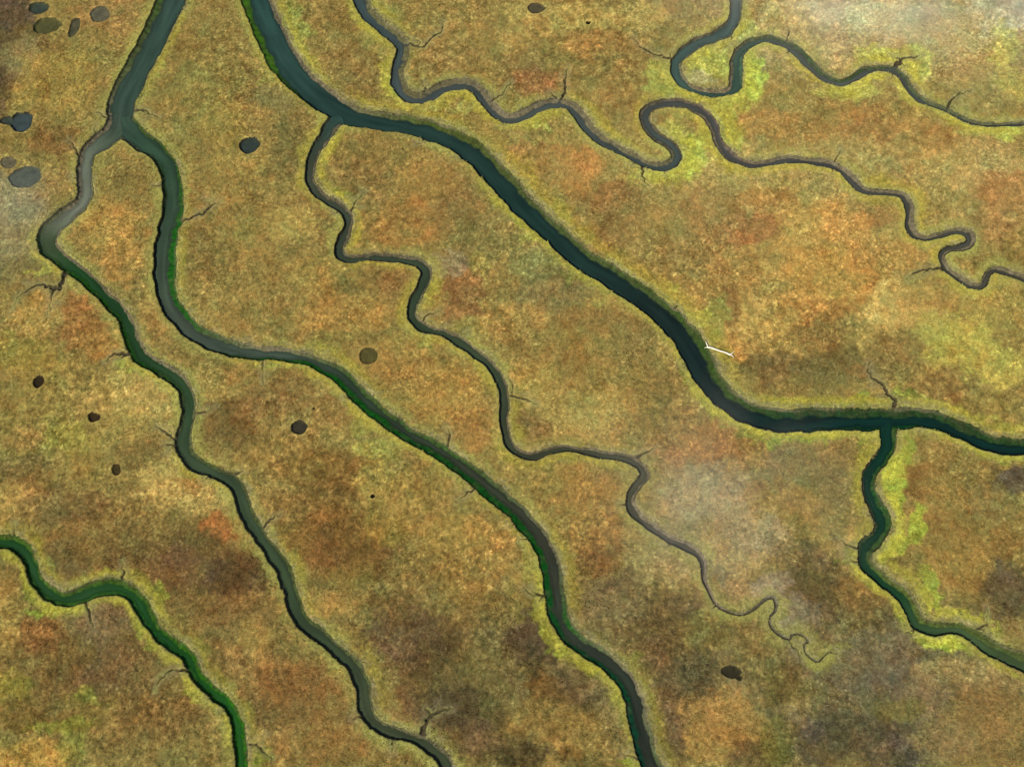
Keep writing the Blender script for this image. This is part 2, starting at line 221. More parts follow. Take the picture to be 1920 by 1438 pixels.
# patches of vegetation, with cloud shade and haze painted into the colours: x, y, rx, ry, colour, strength
VEG_SHADE_HAZE = [
 # --- broad
 (300,1180,420,260,(128, 96, 52),.8),(1000,1250,400,220,(114,97,66),.8),(1640,1290,380,210,(108,98,74),.9),(1660,50,430,120,(196,174,116),.85),  # bottom centre holds painted cloud shade, top right painted haze
 (1500,330,430,170,(180,152,92),.8),(1480,560,330,170,(180,146,76),.75),(1180,300,200,160,(166,144,80),.6),(1300,950,160,120,(160, 136, 88),.8),(330,180,120,160,(150, 132, 68),.7),
 (100,800,180,150,(158, 134, 60),.6),(720,560,200,140,(162, 128, 60),.6),(700,950,220,120,(152, 116, 54),.6),(1130,680,180,160,(156, 126, 62),.6),
 (620,330,220,170,(156, 124, 66),.5),(1150,420,160,100,(158,130,74),.5),
 # --- top left
 (-10,30,70,120,(84,66,50),.9),
 (10,15,60,50,(104, 84, 62),.9),(4,150,26,70,(88, 62, 44),.8),(60,75,50,28,(112, 88, 50),.7),(40,115,45,40,(160, 134, 88),.7),(110,150,80,60,(168, 136, 58),.8),(200,20,60,40,(170, 122, 72),.7),(250,60,40,40,(172, 134, 74),.6),
 (105,265,75,28,(136, 98, 52),.85),(30,380,60,60,(152, 138, 96),.8),(40,440,40,50,(150, 140, 88),.7),(100,340,50,30,(166, 132, 78),.6),(305,110,12,34,(160, 156, 60),.8),(350,100,50,30,(150, 116, 58),.6),(390,170,70,50,(150, 130, 66),.7),(420,230,40,60,(160, 138, 60),.6),
 (450,300,60,30,(172, 138, 66),.7),(250,340,48,30,(140, 110, 54),.8),(210,430,62,50,(190, 142, 64),.85),(230,490,40,40,(184, 132, 58),.7),(400,360,60,40,(168, 130, 64),.6),(370,470,40,50,(142, 112, 62),.7),(450,450,60,40,(158, 134, 68),.6),(545,420,50,36,(182, 154, 76),.7),(470,430,30,30,(140, 128, 62),.6),
 (545,270,34,70,(126, 110, 64),.7),(520,180,50,24,(130, 114, 72),.6),(560,60,24,50,(162, 160, 66),.7),(640,40,60,30,(142, 116, 60),.6),(650,130,60,50,(156, 120, 66),.7),(710,40,40,50,(160, 152, 72),.6),(735,160,10,30,(176, 178, 70),.9),(670,160,40,26,(134, 108, 60),.5),
 (700,280,90,40,(150, 114, 58),.7),(680,340,60,40,(142, 112, 64),.6),(790,340,60,50,(178, 130, 62),.7),(760,420,90,50,(170, 120, 56),.8),(700,440,40,30,(160, 112, 52),.6),(860,400,55,60,(146, 108, 66),.6),(890,460,50,60,(136, 122, 70),.7),(950,420,40,60,(140, 128, 72),.6),
 (870,560,40,60,(158, 98, 60),.8),(838,497,38,26,(158,146,116),.42),(900,490,20,20,(176, 158, 72),.6),
 # --- top middle / right
 (1010,30,80,30,(184, 148, 78),.7),(1100,35,70,30,(188, 160, 84),.7),(1110,80,55,30,(172, 118, 60),.75),(970,80,50,30,(176, 146, 78),.6),(990,130,60,36,(142, 116, 70),.6),(1005,150,45,32,(160, 102, 66),.8),(860,40,90,30,(170, 134, 72),.6),(860,100,60,30,(166, 130, 74),.6),(810,130,40,20,(150, 112, 60),.5),
 (1190,30,60,30,(190, 164, 90),.7),(1150,120,50,40,(152, 124, 70),.6),(1170,200,50,50,(160, 120, 66),.6),(1330,115,40,36,(168, 176, 70),.9),(1310,150,30,14,(182, 170, 120),.8),(1412,150,20,46,(176, 196, 62),.95),(1395,60,24,24,(176, 180, 96),.8),(1240,150,26,40,(172, 172, 72),.85),(1302,285,30,44,(178, 188, 66),.95),(1260,245,30,20,(168, 170, 84),.7),(1360,225,22,44,(174, 180, 70),.85),(1380,255,14,26,(170, 174, 80),.7),
 (1225,325,45,10,(170, 172, 74),.8),(1430,230,50,34,(176, 124, 66),.8),(1400,120,20,50,(172, 178, 72),.6),(1500,240,70,30,(170, 128, 66),.7),(1630,225,54,36,(170, 112, 62),.8),(1580,200,40,24,(166, 130, 68),.6),(1700,210,50,30,(166, 126, 66),.6),(1480,180,60,30,(162, 132, 74),.5),
 (1600,20,170,40,(226,210,156),.95),(1720,40,90,36,(214,194,140),.8),(1480,40,50,30,(200, 166, 104),.7),(1560,90,70,40,(188, 160, 104),.7),(1890,20,80,50,(188, 178, 146),.9),(1660,100,70,16,(190, 188, 78),.9),(1595,170,70,12,(176, 170, 72),.7),(1720,120,30,30,(186, 184, 80),.7),(1880,90,30,50,(192, 186, 88),.75),(1905,160,30,30,(176, 168, 76),.7),(1700,170,10,20,(180, 178, 86),.7),(1780,60,90,40,(186, 160, 108),.6),(1800,130,50,30,(172, 148, 92),.6),  # palest patches paint the top right haze into the ground colour
 (1850,190,80,24,(156, 140, 84),.6),(1885,250,24,14,(182, 188, 70),.9),(1830,240,50,10,(170, 170, 80),.7),(1750,262,46,26,(160, 114, 60),.7),(1840,310,90,50,(188, 152, 96),.8),(1770,300,60,40,(180, 142, 80),.6),(1890,360,60,44,(170, 116, 70),.8),(1850,420,70,30,(160, 120, 76),.6),(1640,310,60,18,(160, 148, 88),.7),(1640,385,50,40,(164, 124, 66),.6),(1640,410,40,20,(168, 110, 62),.7),(1530,430,100,60,(196, 144, 70),.85),(1460,360,60,30,(170, 140, 70),.6),
 (1080,320,50,50,(186, 124, 62),.85),(1000,300,60,40,(172, 126, 68),.7),(1160,380,50,40,(152, 102, 60),.75),(1140,440,50,36,(142, 100, 52),.75),(1090,390,40,30,(160, 126, 70),.6),(1400,430,70,36,(166, 104, 62),.85),(1330,390,60,40,(160, 120, 72),.7),(1440,370,60,20,(176, 124, 64),.6),(1210,430,60,50,(158, 128, 72),.6),(1310,470,60,50,(154, 122, 74),.6),(1380,520,50,40,(176, 124, 66),.7),(1350,560,60,40,(170, 130, 64),.6),
 (1560,520,100,60,(190, 138, 60),.85),(1660,480,70,40,(180, 128, 60),.7),(1540,585,70,24,(172, 108, 46),.8),(1480,600,50,50,(188, 140, 66),.75),(1670,575,44,46,(202, 168, 94),.9),(1720,570,40,50,(186, 142, 74),.7),(1850,560,70,40,(170, 148, 70),.8),(1800,640,70,50,(182, 168, 62),.9),(1870,690,60,40,(180, 164, 64),.85),(1740,610,40,30,(178, 160, 70),.7),(1890,600,50,50,(160, 136, 66),.6),
 (1400,630,60,46,(194, 146, 72),.9),(1370,570,16,44,(140, 92, 52),.7),(1450,690,70,28,(122, 98, 58),.85),(1560,690,90,40,(122, 104, 62),.85),(1540,630,60,30,(138, 108, 58),.7),(1670,670,50,40,(132, 110, 62),.7),(1600,700,20,16,(156, 100, 56),.6),(1760,730,60,30,(146, 108, 56),.75),(1850,760,70,24,(152, 126, 58),.7),(1500,730,60,20,(126, 108, 56),.6),(1345,600,20,40,(156, 150, 70),.8),
 # --- middle left
 (155,600,50,60,(168, 104, 50),.9),(190,640,50,40,(172, 118, 50),.75),(60,590,42,44,(184, 142, 68),.85),(30,510,70,30,(136, 118, 70),.8),(80,505,24,10,(170, 164, 50),.9),(40,660,60,40,(160, 140, 52),.8),(90,700,50,40,(156, 136, 54),.6),(160,700,40,40,(150, 124, 58),.6),(230,740,80,40,(188, 152, 78),.85),(290,740,40,50,(186, 156, 84),.7),(265,693,34,9,(168, 160, 36),.9),(130,820,60,36,(162, 146, 48),.8),(230,800,50,40,(170, 144, 70),.6),
 (40,880,60,24,(120, 96, 58),.7),(70,910,60,24,(146, 104, 50),.75),(40,820,40,20,(166, 124, 64),.7),(270,860,50,40,(136, 112, 60),.75),(160,870,40,40,(150, 124, 54),.6),(20,940,60,34,(184, 146, 72),.8),(120,950,80,36,(130, 98, 60),.7),(310,900,50,50,(196, 162, 86),.85),(380,930,60,32,(188, 156, 84),.8),(360,905,40,16,(180, 120, 50),.6),(430,790,70,50,(128, 94, 52),.85),(480,740,60,24,(150, 108, 60),.7),(400,720,60,30,(178, 142, 72),.7),(400,560,30,60,(176, 132, 66),.6),(290,590,30,50,(166, 128, 64),.6),(430,610,60,20,(164, 130, 64),.5),
 (460,530,100,70,(160, 128, 64),.6),(420,490,40,60,(136, 112, 58),.6),(600,520,60,40,(172, 132, 60),.6),(640,590,90,40,(178, 130, 58),.7),(700,520,70,30,(142, 108, 56),.6),(640,540,20,16,(126, 110, 62),.7),(750,540,40,40,(148, 106, 60),.6),(620,640,40,24,(138, 126, 62),.7),(760,690,80,50,(168, 122, 54),.7),(830,740,80,60,(178, 132, 56),.85),(900,800,50,40,(170, 120, 56),.7),(780,640,50,30,(176, 140, 66),.6),(880,620,40,30,(150, 144, 72),.6),(960,600,60,40,(182, 134, 66),.75),
 (530,740,60,40,(150, 106, 58),.7),(620,770,40,30,(142, 106, 52),.6),(540,860,70,40,(160, 118, 54),.7),(600,880,90,36,(142, 100, 42),.8),(700,850,50,20,(170, 156, 64),.8),(720,900,60,30,(168, 144, 62),.7),(620,930,60,40,(130, 88, 40),.8),(560,960,50,40,(138, 98, 44),.7),(790,900,60,40,(156, 120, 52),.7),(740,950,80,30,(166, 132, 56),.6),
 # --- middle right
 (1000,720,60,40,(180, 142, 64),.8),(1060,760,60,40,(168, 134, 70),.6),(1100,770,90,50,(178, 148, 78),.75),(1100,800,60,30,(186, 158, 90),.6),(995,795,36,30,(148, 104, 62),.8),(1040,540,70,50,(136, 118, 74),.75),(1000,500,50,40,(140, 134, 78),.75),(1120,600,50,30,(150, 112, 60),.7),(1200,640,60,50,(138, 116, 66),.8),(1260,720,60,40,(140, 112, 62),.7),(1240,800,60,40,(148, 112, 58),.7),(1340,830,80,40,(172, 114, 52),.85),(1290,790,60,20,(160, 118, 54),.6),(1245,860,40,24,(180, 122, 74),.8),(1220,890,30,40,(152, 118, 74),.6),(1340,930,100,60,(172, 148, 104),.85),(1430,860,50,30,(166, 118, 56),.7),(1480,880,60,50,(132, 114, 70),.8),(1450,930,50,30,(156, 120, 58),.7),  # the broad grey-tan patch has haze painted into its colour
 (1560,860,60,30,(142, 108, 60),.7),(1560,920,40,50,(126, 112, 70),.7),(1720,900,50,34,(138, 92, 42),.85),(1790,880,60,30,(150, 114, 58),.6),(1770,950,70,50,(162, 122, 60),.75),(1905,900,46,28,(100, 88, 66),.9),(1860,940,50,40,(128, 112, 66),.7),(1080,920,50,50,(172, 118, 52),.8),(1120,900,40,40,(164, 120, 54),.6),(1010,900,50,30,(150, 126, 62),.5),
 # --- lower left
 (300,1060,170,90,(122, 86, 46),.85),(420,990,36,34,(176, 98, 42),.95),(440,1080,60,46,(92, 60, 40),.9),(360,1030,60,40,(110, 80, 46),.7),(130,1020,50,40,(146, 108, 54),.75),(120,1050,40,40,(112, 84, 48),.6),(10,1150,34,70,(170, 130, 60),.85),(80,1190,46,40,(146, 90, 44),.85),(190,1170,60,40,(136, 104, 74),.8),(150,1270,110,80,(112, 82, 44),.9),(250,1250,70,50,(122, 94, 54),.7),(20,1290,50,30,(142, 124, 30),.9),(50,1340,46,30,(116, 96, 32),.85),(60,1420,70,40,(186, 142, 54),.9),(110,1360,60,14,(142, 138, 30),.9),(140,1400,30,30,(140, 132, 40),.7),(170,1320,50,30,(132, 112, 36),.5),(160,1305,30,14,(136, 130, 36),.7),
 (300,1340,90,50,(130, 98, 50),.7),(250,1410,80,40,(136, 114, 62),.7),(460,1230,50,40,(178, 136, 74),.85),(400,1180,60,40,(142, 114, 64),.7),(440,1140,60,30,(136, 100, 58),.6),(480,1200,30,40,(176, 136, 66),.7),(420,1240,40,24,(130, 100, 60),.5),(540,1290,90,60,(142, 92, 44),.85),(520,1340,60,40,(142, 100, 54),.7),(620,1400,70,40,(150, 102, 48),.85),(560,1400,60,40,(150, 110, 56),.6),(480,1340,30,40,(130, 104, 62),.6),(640,1350,40,30,(136, 100, 52),.5),
 # --- lower middle, cloud shade painted into the dark patches
 (640,1010,100,70,(132, 88, 36),.9),(700,1050,60,40,(118, 84, 38),.7),(560,1010,40,40,(140, 104, 44),.7),(720,990,50,30,(150, 126, 44),.6),(600,1135,80,26,(174, 130, 62),.85),(660,1080,50,24,(140, 108, 42),.6),(860,1010,80,50,(172, 130, 54),.75),(800,1060,70,40,(140, 108, 48),.6),(880,1100,60,40,(160, 120, 50),.7),(930,1030,40,50,(176, 132, 60),.7),(900,1150,80,40,(130, 104, 48),.6),(740,1150,60,40,(112, 84, 46),.8),(780,1200,90,50,(104, 78, 44),.85),(700,1230,50,30,(120, 86, 60),.6),(690,1250,20,40,(150, 134, 76),.7),(780,1290,40,50,(118, 76, 40),.85),(870,1330,80,50,(84, 68, 48),.95),(830,1240,60,50,(92, 72, 44),.7),(920,1240,70,60,(120, 104, 58),.7),(900,1400,80,40,(112, 84, 50),.8),(940,1330,40,50,(118, 104, 56),.5),(800,1430,60,20,(140, 116, 60),.6),
 (1000,1200,50,70,(88, 70, 38),.95),(975,1110,24,60,(150, 128, 56),.6),(1015,1290,40,30,(126, 82, 32),.9),(1060,1330,60,50,(104, 82, 40),.8),(1010,1350,60,40,(150, 116, 56),.8),(1090,1380,60,40,(152, 112, 50),.7),(980,1420,50,30,(78, 60, 38),.9),(1110,1430,60,20,(118, 96, 48),.7),
 (1110,990,50,40,(172, 120, 50),.85),(1120,1050,46,36,(130, 86, 34),.85),(1090,1100,40,40,(150, 118, 60),.6),(1230,1060,70,40,(162, 140, 88),.8),(1150,1130,80,50,(136, 112, 76),.85),(1170,1100,40,24,(116, 86, 56),.7),(1250,1140,60,40,(104, 82, 48),.85),(1230,1190,60,40,(96, 76, 46),.8),(1330,1180,50,40,(122, 108, 56),.7),(1290,1270,60,60,(98, 82, 58),.9),(1230,1230,40,40,(116, 86, 52),.7),(1360,1350,80,60,(170, 124, 64),.95),(1330,1390,60,40,(170, 122, 58),.8),(1265,1360,24,70,(104, 82, 54),.85),(1410,1420,60,30,(108, 80, 48),.85),(1380,1040,60,40,(176, 148, 92),.8),(1420,1000,70,40,(176, 152, 110),.85),(1390,1110,50,24,(166, 128, 84),.7),(1350,1080,16,30,(120, 110, 78),.6),
 # --- lower right
 (1520,1080,60,60,(98, 80, 44),.95),(1490,1030,50,30,(124, 106, 66),.7),(1540,1130,50,40,(100, 82, 48),.85),(1490,1150,52,36,(148,132,108),.5),(1450,1095,34,18,(176,152,124),.5),(1620,1110,50,30,(146, 100, 48),.85),(1640,1150,60,40,(118, 96, 56),.7),(1800,1060,70,60,(162, 120, 54),.85),(1780,1000,60,40,(142, 110, 54),.7),(1710,1060,26,26,(136, 106, 52),.6),(1890,1110,50,60,(92, 80, 56),.95),(1880,1020,40,40,(140, 100, 46),.7),(1830,1140,40,20,(126, 108, 64),.6),(1430,1230,50,50,(136, 118, 68),.7),(1560,1240,70,40,(124, 110, 74),.6),(1640,1220,60,40,(124, 106, 76),.7),(1790,1260,80,30,(172, 140, 90),.85),(1730,1290,50,40,(142, 116, 82),.6),(1850,1340,90,60,(146, 112, 64),.8),(1900,1280,40,20,(150, 126, 80),.6),(1590,1360,110,60,(88, 78, 54),.95),(1680,1400,70,50,(92, 78, 58),.9),(1540,1400,60,40,(84, 74, 50),.8),(1455,1390,40,50,(116, 104, 40),.85),(1470,1290,50,40,(110, 94, 44),.8),(1520,1310,40,40,(124, 112, 62),.6),(1690,1330,50,24,(120, 108, 52),.7),(1770,1390,60,40,(150, 122, 80),.7),(1860,1420,60,24,(130, 104, 60),.6),(1600,1310,60,20,(120, 110, 70),.6),
 # --- bright samphire beside the channels
 (1470,822,60,9,(146, 153, 32),.95),(1400,812,30,12,(134, 133, 45),.8),(1545,820,60,7,(137, 143, 39),.8),(1620,830,12,12,(144, 145, 36),.8),(1450,752,90,6,(129, 126, 50),.85),(1600,752,80,7,(137, 140, 43),.9),(1690,738,26,12,(142, 145, 36),.85),(1740,750,50,6,(158, 152, 56),.7),(1850,790,50,8,(160, 150, 50),.7),(1900,800,30,8,(164, 158, 48),.7),
 (1695,850,12,40,(142, 152, 36),.9),(1680,900,16,50,(151, 162, 25),1),(1678,935,16,26,(156, 167, 21),1),(1715,985,20,40,(158, 171, 21),1),(1690,1020,34,14,(144, 153, 25),.95),(1665,1045,14,16,(134, 136, 27),.9),(1740,1095,18,22,(151, 157, 30),.9),(1750,1130,12,28,(153, 160, 23),.95),(1725,1080,20,12,(142, 145, 36),.8),
 (1770,1203,56,14,(159, 171, 18),1),(1735,1195,20,12,(151, 160, 27),.9),(1690,1145,10,40,(137, 140, 39),.85),(1710,1180,8,14,(146, 150, 36),.8),(1820,1153,40,7,(147, 152, 36),.9),(1865,1175,10,20,(137, 140, 36),.8),(1600,1060,26,10,(135, 140, 34),.9),(1640,1090,24,8,(142, 145, 32),.8),(1597,1035,14,24,(129, 126, 36),.8),(1615,880,8,50,(129, 128, 45),.7),(1850,1215,40,7,(137, 136, 45),.6),(1905,1260,20,6,(146, 150, 36),.8),(1800,810,30,6,(134, 136, 50),.6),(1880,858,40,8,(137, 141, 45),.7),
 (100,1146,50,8,(137, 143, 18),.95),(55,1110,14,24,(130, 131, 27),.85),(20,1040,24,6,(141, 143, 18),.9),(150,1138,30,8,(135, 136, 36),.8),(210,1078,36,7,(134, 136, 23),.9),(290,1115,16,28,(135, 135, 25),.9),(70,1030,20,22,(120, 117, 39),.85),(95,1060,16,24,(142, 134, 56),.7),(260,1170,10,30,(135, 140, 32),.8),(285,1210,16,14,(135, 136, 32),.85),(360,1300,14,16,(137, 135, 18),.9),(380,1310,20,10,(156, 152, 36),.8),(370,1215,16,24,(130, 122, 44),.8),(490,1420,12,20,(120, 128, 25),.95),(330,1190,14,16,(140, 130, 50),.6),
 (1030,1190,10,26,(129, 129, 21),.9),(1060,1225,20,14,(134, 140, 18),.95),(1110,1255,22,14,(129, 135, 21),.9),(1155,1300,10,30,(127, 124, 23),.85),(1180,1430,16,10,(137, 145, 18),.95),(1195,1240,20,10,(136, 132, 40),.6),(1010,1130,8,30,(134, 133, 27),.8),(990,1030,10,30,(160, 150, 50),.7),(1220,1330,8,40,(103, 102, 39),.7),(1060,1040,14,30,(140, 126, 50),.7),
 (497,683,26,6,(141, 141, 39),.9),(545,690,40,6,(160, 156, 56),.7),(610,650,20,10,(166, 160, 50),.7),(650,680,14,14,(160, 150, 60),.6),(680,790,20,30,(164, 156, 60),.6),(740,830,30,10,(160, 150, 60),.6),(340,460,10,40,(160, 156, 56),.6),(235,672,10,10,(166, 160, 40),.8),
 (540,40,10,44,(144, 147, 54),.8),(500,150,20,14,(162, 158, 66),.5),(970,402,14,18,(141, 147, 45),.9),(1000,440,24,14,(156, 152, 60),.7),(1080,515,24,14,(137, 136, 54),.7),(1130,560,20,10,(164, 150, 70),.6),(1290,690,10,30,(144, 145, 45),.85),(1330,745,12,24,(146, 150, 45),.85),(1350,780,20,16,(137, 136, 45),.7),(1060,400,14,20,(166, 160, 60),.7),(1100,445,24,16,(166, 156, 66),.7),(1150,490,24,16,(168, 156, 60),.7),(1250,540,14,12,(174, 168, 50),.8),(1315,590,20,16,(170, 166, 50),.85),(1330,625,14,20,(164, 160, 56),.8),(985,330,10,20,(158, 156, 70),.5),
 (650,365,26,8,(147, 147, 39),.9),(600,280,9,40,(164, 160, 72),.7),(625,245,10,20,(160, 156, 70),.6),(600,230,10,20,(150, 148, 70),.6),(990,232,40,7,(170, 172, 70),.8),(830,200,50,8,(162, 160, 76),.6),(1010,262,50,5,(160, 156, 80),.5),(870,200,30,12,(160, 158, 76),.6),(640,410,30,8,(160, 150, 70),.4),(800,640,20,10,(160, 158, 70),.6),
 (525,1060,12,20,(134, 135, 45),.8),(505,1000,14,12,(150, 146, 56),.7),(560,1060,14,24,(150, 140, 60),.7),(700,1250,14,40,(146, 136, 80),.7),(745,1400,30,12,(129, 128, 45),.7),(630,1260,12,14,(152, 138, 50),.6),(360,885,30,8,(137, 135, 50),.7),
]

# ------------------------------------------------------------------ terrain grid
STEP = 0.2
def axis(lo, hi):
    core = np.arange(lo, hi + 1e-6, STEP)
    out = []; s = STEP; v = 0
    while v < 9000: s *= 1.35; v += s; out.append(v)
    out = np.array(out)
    return np.concatenate([lo - out[::-1], core, hi + out]), len(out)
xs, PADX = axis(-150, 150); ys, PADY = axis(-100, 122)
NX, NY = len(xs), len(ys)
X, Y = np.meshgrid(xs, ys)              # (NY, NX)
X = X.astype(np.float32); Y = Y.astype(np.float32)
PX, PY = photo_px(X.astype(float), Y.astype(float))
PX = PX.astype(np.float32); PY = PY.astype(np.float32)
print('grid', NX, NY)

rag = .30 * noise(X, Y, 3.7, 1) + (.05 + .13 * sstep(-.1, .5, noise(X, Y, 9, 4))) * noise(X, Y, 1.5, 2) + .09 * noise(X, Y, .62, 3)

def catmull(P, n):
    P = np.asarray(P, float); out = []
    Q = np.vstack([2 * P[0] - P[1], P, 2 * P[-1] - P[-2]])
    for i in range(len(P) - 1):
        p0, p1, p2, p3 = Q[i:i + 4]
        m = max(2, int(np.hypot(*(p2 - p1)[:2]) / n))
        t = np.arange(m)[:, None] / m
        c = .5 * (2 * p1 + (p2 - p0) * t + (2 * p0 - 5 * p1 + 4 * p2 - p3) * t ** 2 + (3 * p1 - p0 - 3 * p2 + p3) * t ** 3)
        out.append(np.hstack([c, np.full((m, 1), (i + 0.0)) + t]))
    out.append(np.append(P[-1], len(P) - 1.0)[None])
    return np.vstack(out)

E_ = np.full((NY, NX), 1e3, np.float32)      # distance to the nearest channel edge, < 0 inside
ECR = np.full((NY, NX), 1e3, np.float32)     # same for the small creeks
Z = np.zeros((NY, NX), np.float32)
CHI = np.full((NY, NX), -1, np.int8)
U = np.zeros((NY, NX), np.float32)
COLB = np.zeros((NY, NX, 3), np.float32)     # bank / bed colour inside channels
WCOL = np.zeros((NY, NX, 3), np.float32)
RIGHTW = np.zeros((NY, NX), np.float32)      # 1 on the side of a channel towards the upper right of the photo
SALONG = np.zeros((NY, NX), np.float32)

def field(pts, reach):
    """lateral position (signed, + = right of travel), half width and list position of every grid point near the line"""
    s = catmull(pts, 2.2)
    dx = np.gradient(s[:, 0]); dy = np.gradient(s[:, 1]); l = np.hypot(dx, dy) + 1e-9
    # in the picture y grows downwards: right of travel = (-dy, dx)
    rx, ry = -dy / l, dx / l
    xr, yr = ground_pt(s[:, 0] + rx * s[:, 2] / 2, s[:, 1] + ry * s[:, 2] / 2)
    xl, yl = ground_pt(s[:, 0] - rx * s[:, 2] / 2, s[:, 1] - ry * s[:, 2] / 2)
    cx, cy = (xr + xl) / 2, (yr + yl) / 2
    hw = np.hypot(xr - xl, yr - yl) / 2
    nxv, nyv = (xr - xl) / (2 * hw), (yr - yl) / (2 * hw)
    along = np.concatenate([[0], np.cumsum(np.hypot(np.diff(cx), np.diff(cy)))])
    x0, x1 = cx.min() - reach - 6, cx.max() + reach + 6; y0, y1 = cy.min() - reach - 6, cy.max() + reach + 6
    ia, ib = np.searchsorted(xs, [x0, x1]); ja, jb = np.searchsorted(ys, [y0, y1])
    ib = min(ib + 1, NX); jb = min(jb + 1, NY)
    best = np.full((jb - ja, ib - ia), 1e9, np.float32); idx = np.full(best.shape, -1, np.int32)
    lx, ly = xs[ia:ib], ys[ja:jb]
    for k in range(len(cx)):
        rr = hw[k] + reach
        a, b = np.searchsorted(lx, [cx[k] - rr, cx[k] + rr]); c, d = np.searchsorted(ly, [cy[k] - rr, cy[k] + rr])
        if b <= a or d <= c: continue
        d2 = ((lx[a:b] - cx[k]) ** 2)[None, :] + ((ly[c:d] - cy[k]) ** 2)[:, None]
        v = best[c:d, a:b]; m = d2 < v
        v[m] = d2[m]; idx[c:d, a:b][m] = k
    ok = idx >= 0; i = np.where(ok, idx, 0)
    sl = (slice(ja, jb), slice(ia, ib))
    gx, gy = X[sl], Y[sl]
    lat = (gx - cx[i]) * nxv[i] + (gy - cy[i]) * nyv[i]
    dist = np.sqrt(best)
    lat = np.sign(lat) * np.where(dist > 1.5 * np.abs(lat) + .3, dist, np.abs(lat))
    # side towards the upper right of the picture
    upr = np.where(lat >= 0, 1, -1) * (nxv[i] * .6 + nyv[i] * .8)
    return sl, ok, lat, hw[i], s[i, 3] / (len(pts) - 1), upr, along[i]

def interp_keys(t, keys, j):
    kt = [k[0] for k in keys]
    v = [k[j] for k in keys]
    if isinstance(v[0], tuple):
        a = np.array([lin(q) for q in v])
        return np.stack([np.interp(t, kt, a[:, c]) for c in range(3)], -1).astype(np.float32)
    return np.interp(t, kt, v).astype(np.float32)

WL = np.full((NY, NX), -9, np.float32)
LIME = np.zeros((NY, NX), np.float32); LCOL = np.zeros((NY, NX, 3), np.float32)
